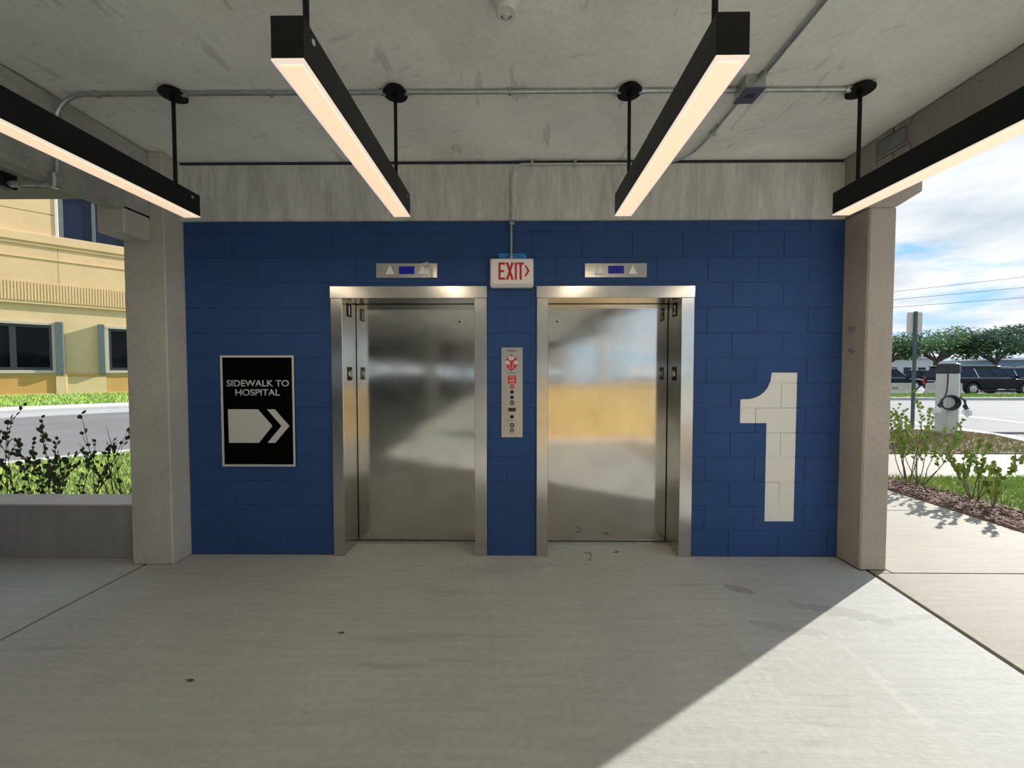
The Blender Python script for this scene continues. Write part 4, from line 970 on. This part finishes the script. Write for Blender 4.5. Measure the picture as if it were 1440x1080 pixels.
# ------------------------------------------------------------------ trees
def tree(base, H, R_, seed, mat, label):
    r = random.Random(seed); B = Vector(base)
    E = empty('oak_tree', base, label, 'tree', 'oak trees beyond the car park')
    tr = MB(); zt = H*0.38
    tr.tube([B, B+Vector((r.uniform(-.15,.15),0,zt*0.5)), B+Vector((r.uniform(-.3,.3),0,zt))], 0.26, 9, 0.2)
    cl = []
    for i in range(16):
        a_ = r.uniform(0,6.283); rr = R_*math.sqrt(r.random())*0.85; z = H*(0.50+0.30*r.random()+0.16*(1-rr/R_))
        cl.append((B+Vector((rr*math.cos(a_),rr*math.sin(a_),z)), R_*r.uniform(0.28,0.42)))
    for c,_ in cl[:9]:
        m_ = B+Vector((0,0,zt)); mid = (m_+c)/2+Vector((0,0,0.2)); tr.tube([m_,mid,c],0.12,6,0.04)
    tr.build('trunk', m_bark, E, smooth=True)
    lf = MB()
    for c,s in cl:
        for _ in range(260):
            d = Vector((r.gauss(0,1),r.gauss(0,1),r.gauss(0,1))).normalized()*s*r.uniform(0.55,1.08); d.z *= 0.62
            p = c+d-B; q = r.uniform(0.10,0.24)
            u_ = Vector((r.gauss(0,1),r.gauss(0,1),r.gauss(0,1))).normalized()*q; w_ = u_.orthogonal().normalized()*q*0.6
            k = len(lf.v); lf.v += [tuple(p-u_),tuple(p+w_),tuple(p+u_),tuple(p-w_)]; lf.f.append((k,k+1,k+2,k+3))
    me = bpy.data.meshes.new('crown'); me.from_pydata(lf.v,[],lf.f); me.materials.append(mat)
    o = bpy.data.objects.new('crown', me); COL.objects.link(o); o.parent = E; o['kind'] = 'stuff'
T = ((46.5,49,6.3,3.4,'oak tree directly behind the back of the street sign'),(52.2,48.5,7.2,4.4,'broad oak tree above the charging post'),(57.5,47,6.6,4.0,'oak tree above the long black vehicle'),
     (63.0,46,7.4,4.4,'oak tree at the right edge behind the cars'),(43.0,52,5.6,3.2,'small oak tree near the tan column'),(60,56,7.8,4.6,'darker oak tree in the gap behind the others'),(52,58,7.0,4.2,'dark oak tree furthest behind the street sign'),(68,52,8.4,4.6,'tall oak tree beyond the right edge of the car park'))
for i,(x,y,h,rr,lab) in enumerate(T): tree((x,y,-0.02), h, rr, 100+i, m_leaft[i%3 if i<5 else 2], lab)
# far buildings
def farb(loc, w, d, h, mat, label, n):
    E = empty('far_building', loc, label, 'building')
    x,y,z = loc
    MB().box(x,x+w,y,y+d,z,z+h).build('wall', mat, E)
    MB().box(x-0.4,x+w+0.4,y-0.4,y+d+0.4,z+h,z+h+0.35).build('roof', m_bwhite, E)
    for i in range(n):
        a = x+w*(i+0.2)/n; f = MB().box(a,a+w*0.6/n,y-0.06,y+0.02,z+1.0,z+2.4).build('window', m_bwhite, E)
        MB().box(a+0.1,a+w*0.6/n-0.1,y-0.09,y-0.05,z+1.1,z+2.3).build('pane', m_glassb, f)
farb((60,66,-0.01),12,8,3.8,m_bwhite,'low white building behind the trees near the street sign',5)
farb((76,62,-0.01),16,8,3.4,m_bblue,'low blue-grey building behind the trees over the black vehicle',6)
# power lines
for i,(z0,z1,lab) in enumerate(((7.62,8.72,'highest overhead power line across the sky'),(7.02,7.92,'middle overhead power line across the sky'),(6.43,7.16,'lower overhead power line across the sky'),(4.19,4.19,'lowest overhead wire passing in front of the oak trees'))):
    p0 = Vector((28.8,30,z0)); p1 = Vector((38.6,30,z1)); d = p1-p0
    a, b = p0-d*2.5, p1+d*2.5
    pts = [a.lerp(b,t/20)-Vector((0,0,0.25*(1-(2*t/20-1)**2)-0.25)) for t in range(21)]
    tag(MB().tube([tuple(p) for p in pts],0.014,5).build('power_line', m_wire), lab, 'power line', 'overhead power lines')

# ------------------------------------------------------------------ debris on the floor
tw = empty('twig', (0.62,3.17,0), 'thin curved dry twig on the floor before the second elevator', 'twig')
MB().tube([(0.575,3.20,0.004),(0.60,3.215,0.005),(0.625,3.20,0.005),(0.63,3.16,0.005),(0.60,3.10,0.004)], 0.003, 6, 0.0018).build('stalk', m_stem, tw)
MB().prism([(0.60,3.10),(0.607,3.09),(0.602,3.075),(0.594,3.085)], 0.003, 0.0045, 'z').build('bud', m_stem, tw)
def dead_leaf(x, y, a, l, label):
    pts = [(0,0),(0.35,0.22),(0.7,0.2),(1,0),(0.7,-0.2),(0.35,-0.22)]
    E = empty('dead_leaf', (x,y,0), label, 'leaf', 'dry leaves on the concrete floor', rz=a)
    MB().prism([(p[0]*l,p[1]*l) for p in pts], 0.002, 0.004, 'z').build('blade', m_stem, E, local=True)
    MB().tube([(-0.3*l,0,0.004),(0.9*l,0,0.0045)], 0.0012, 5).build('midrib', m_stem, E, local=True)
dead_leaf(0.83,3.22,0.4,0.05,'dry brown leaf on the sill before the second elevator')
dead_leaf(-1.03,2.20,0.1,0.035,'small dry leaf on the floor before the first elevator')
dead_leaf(-1.62,1.85,-0.1,0.04,'dry leaf on the shaded floor toward the left joint')
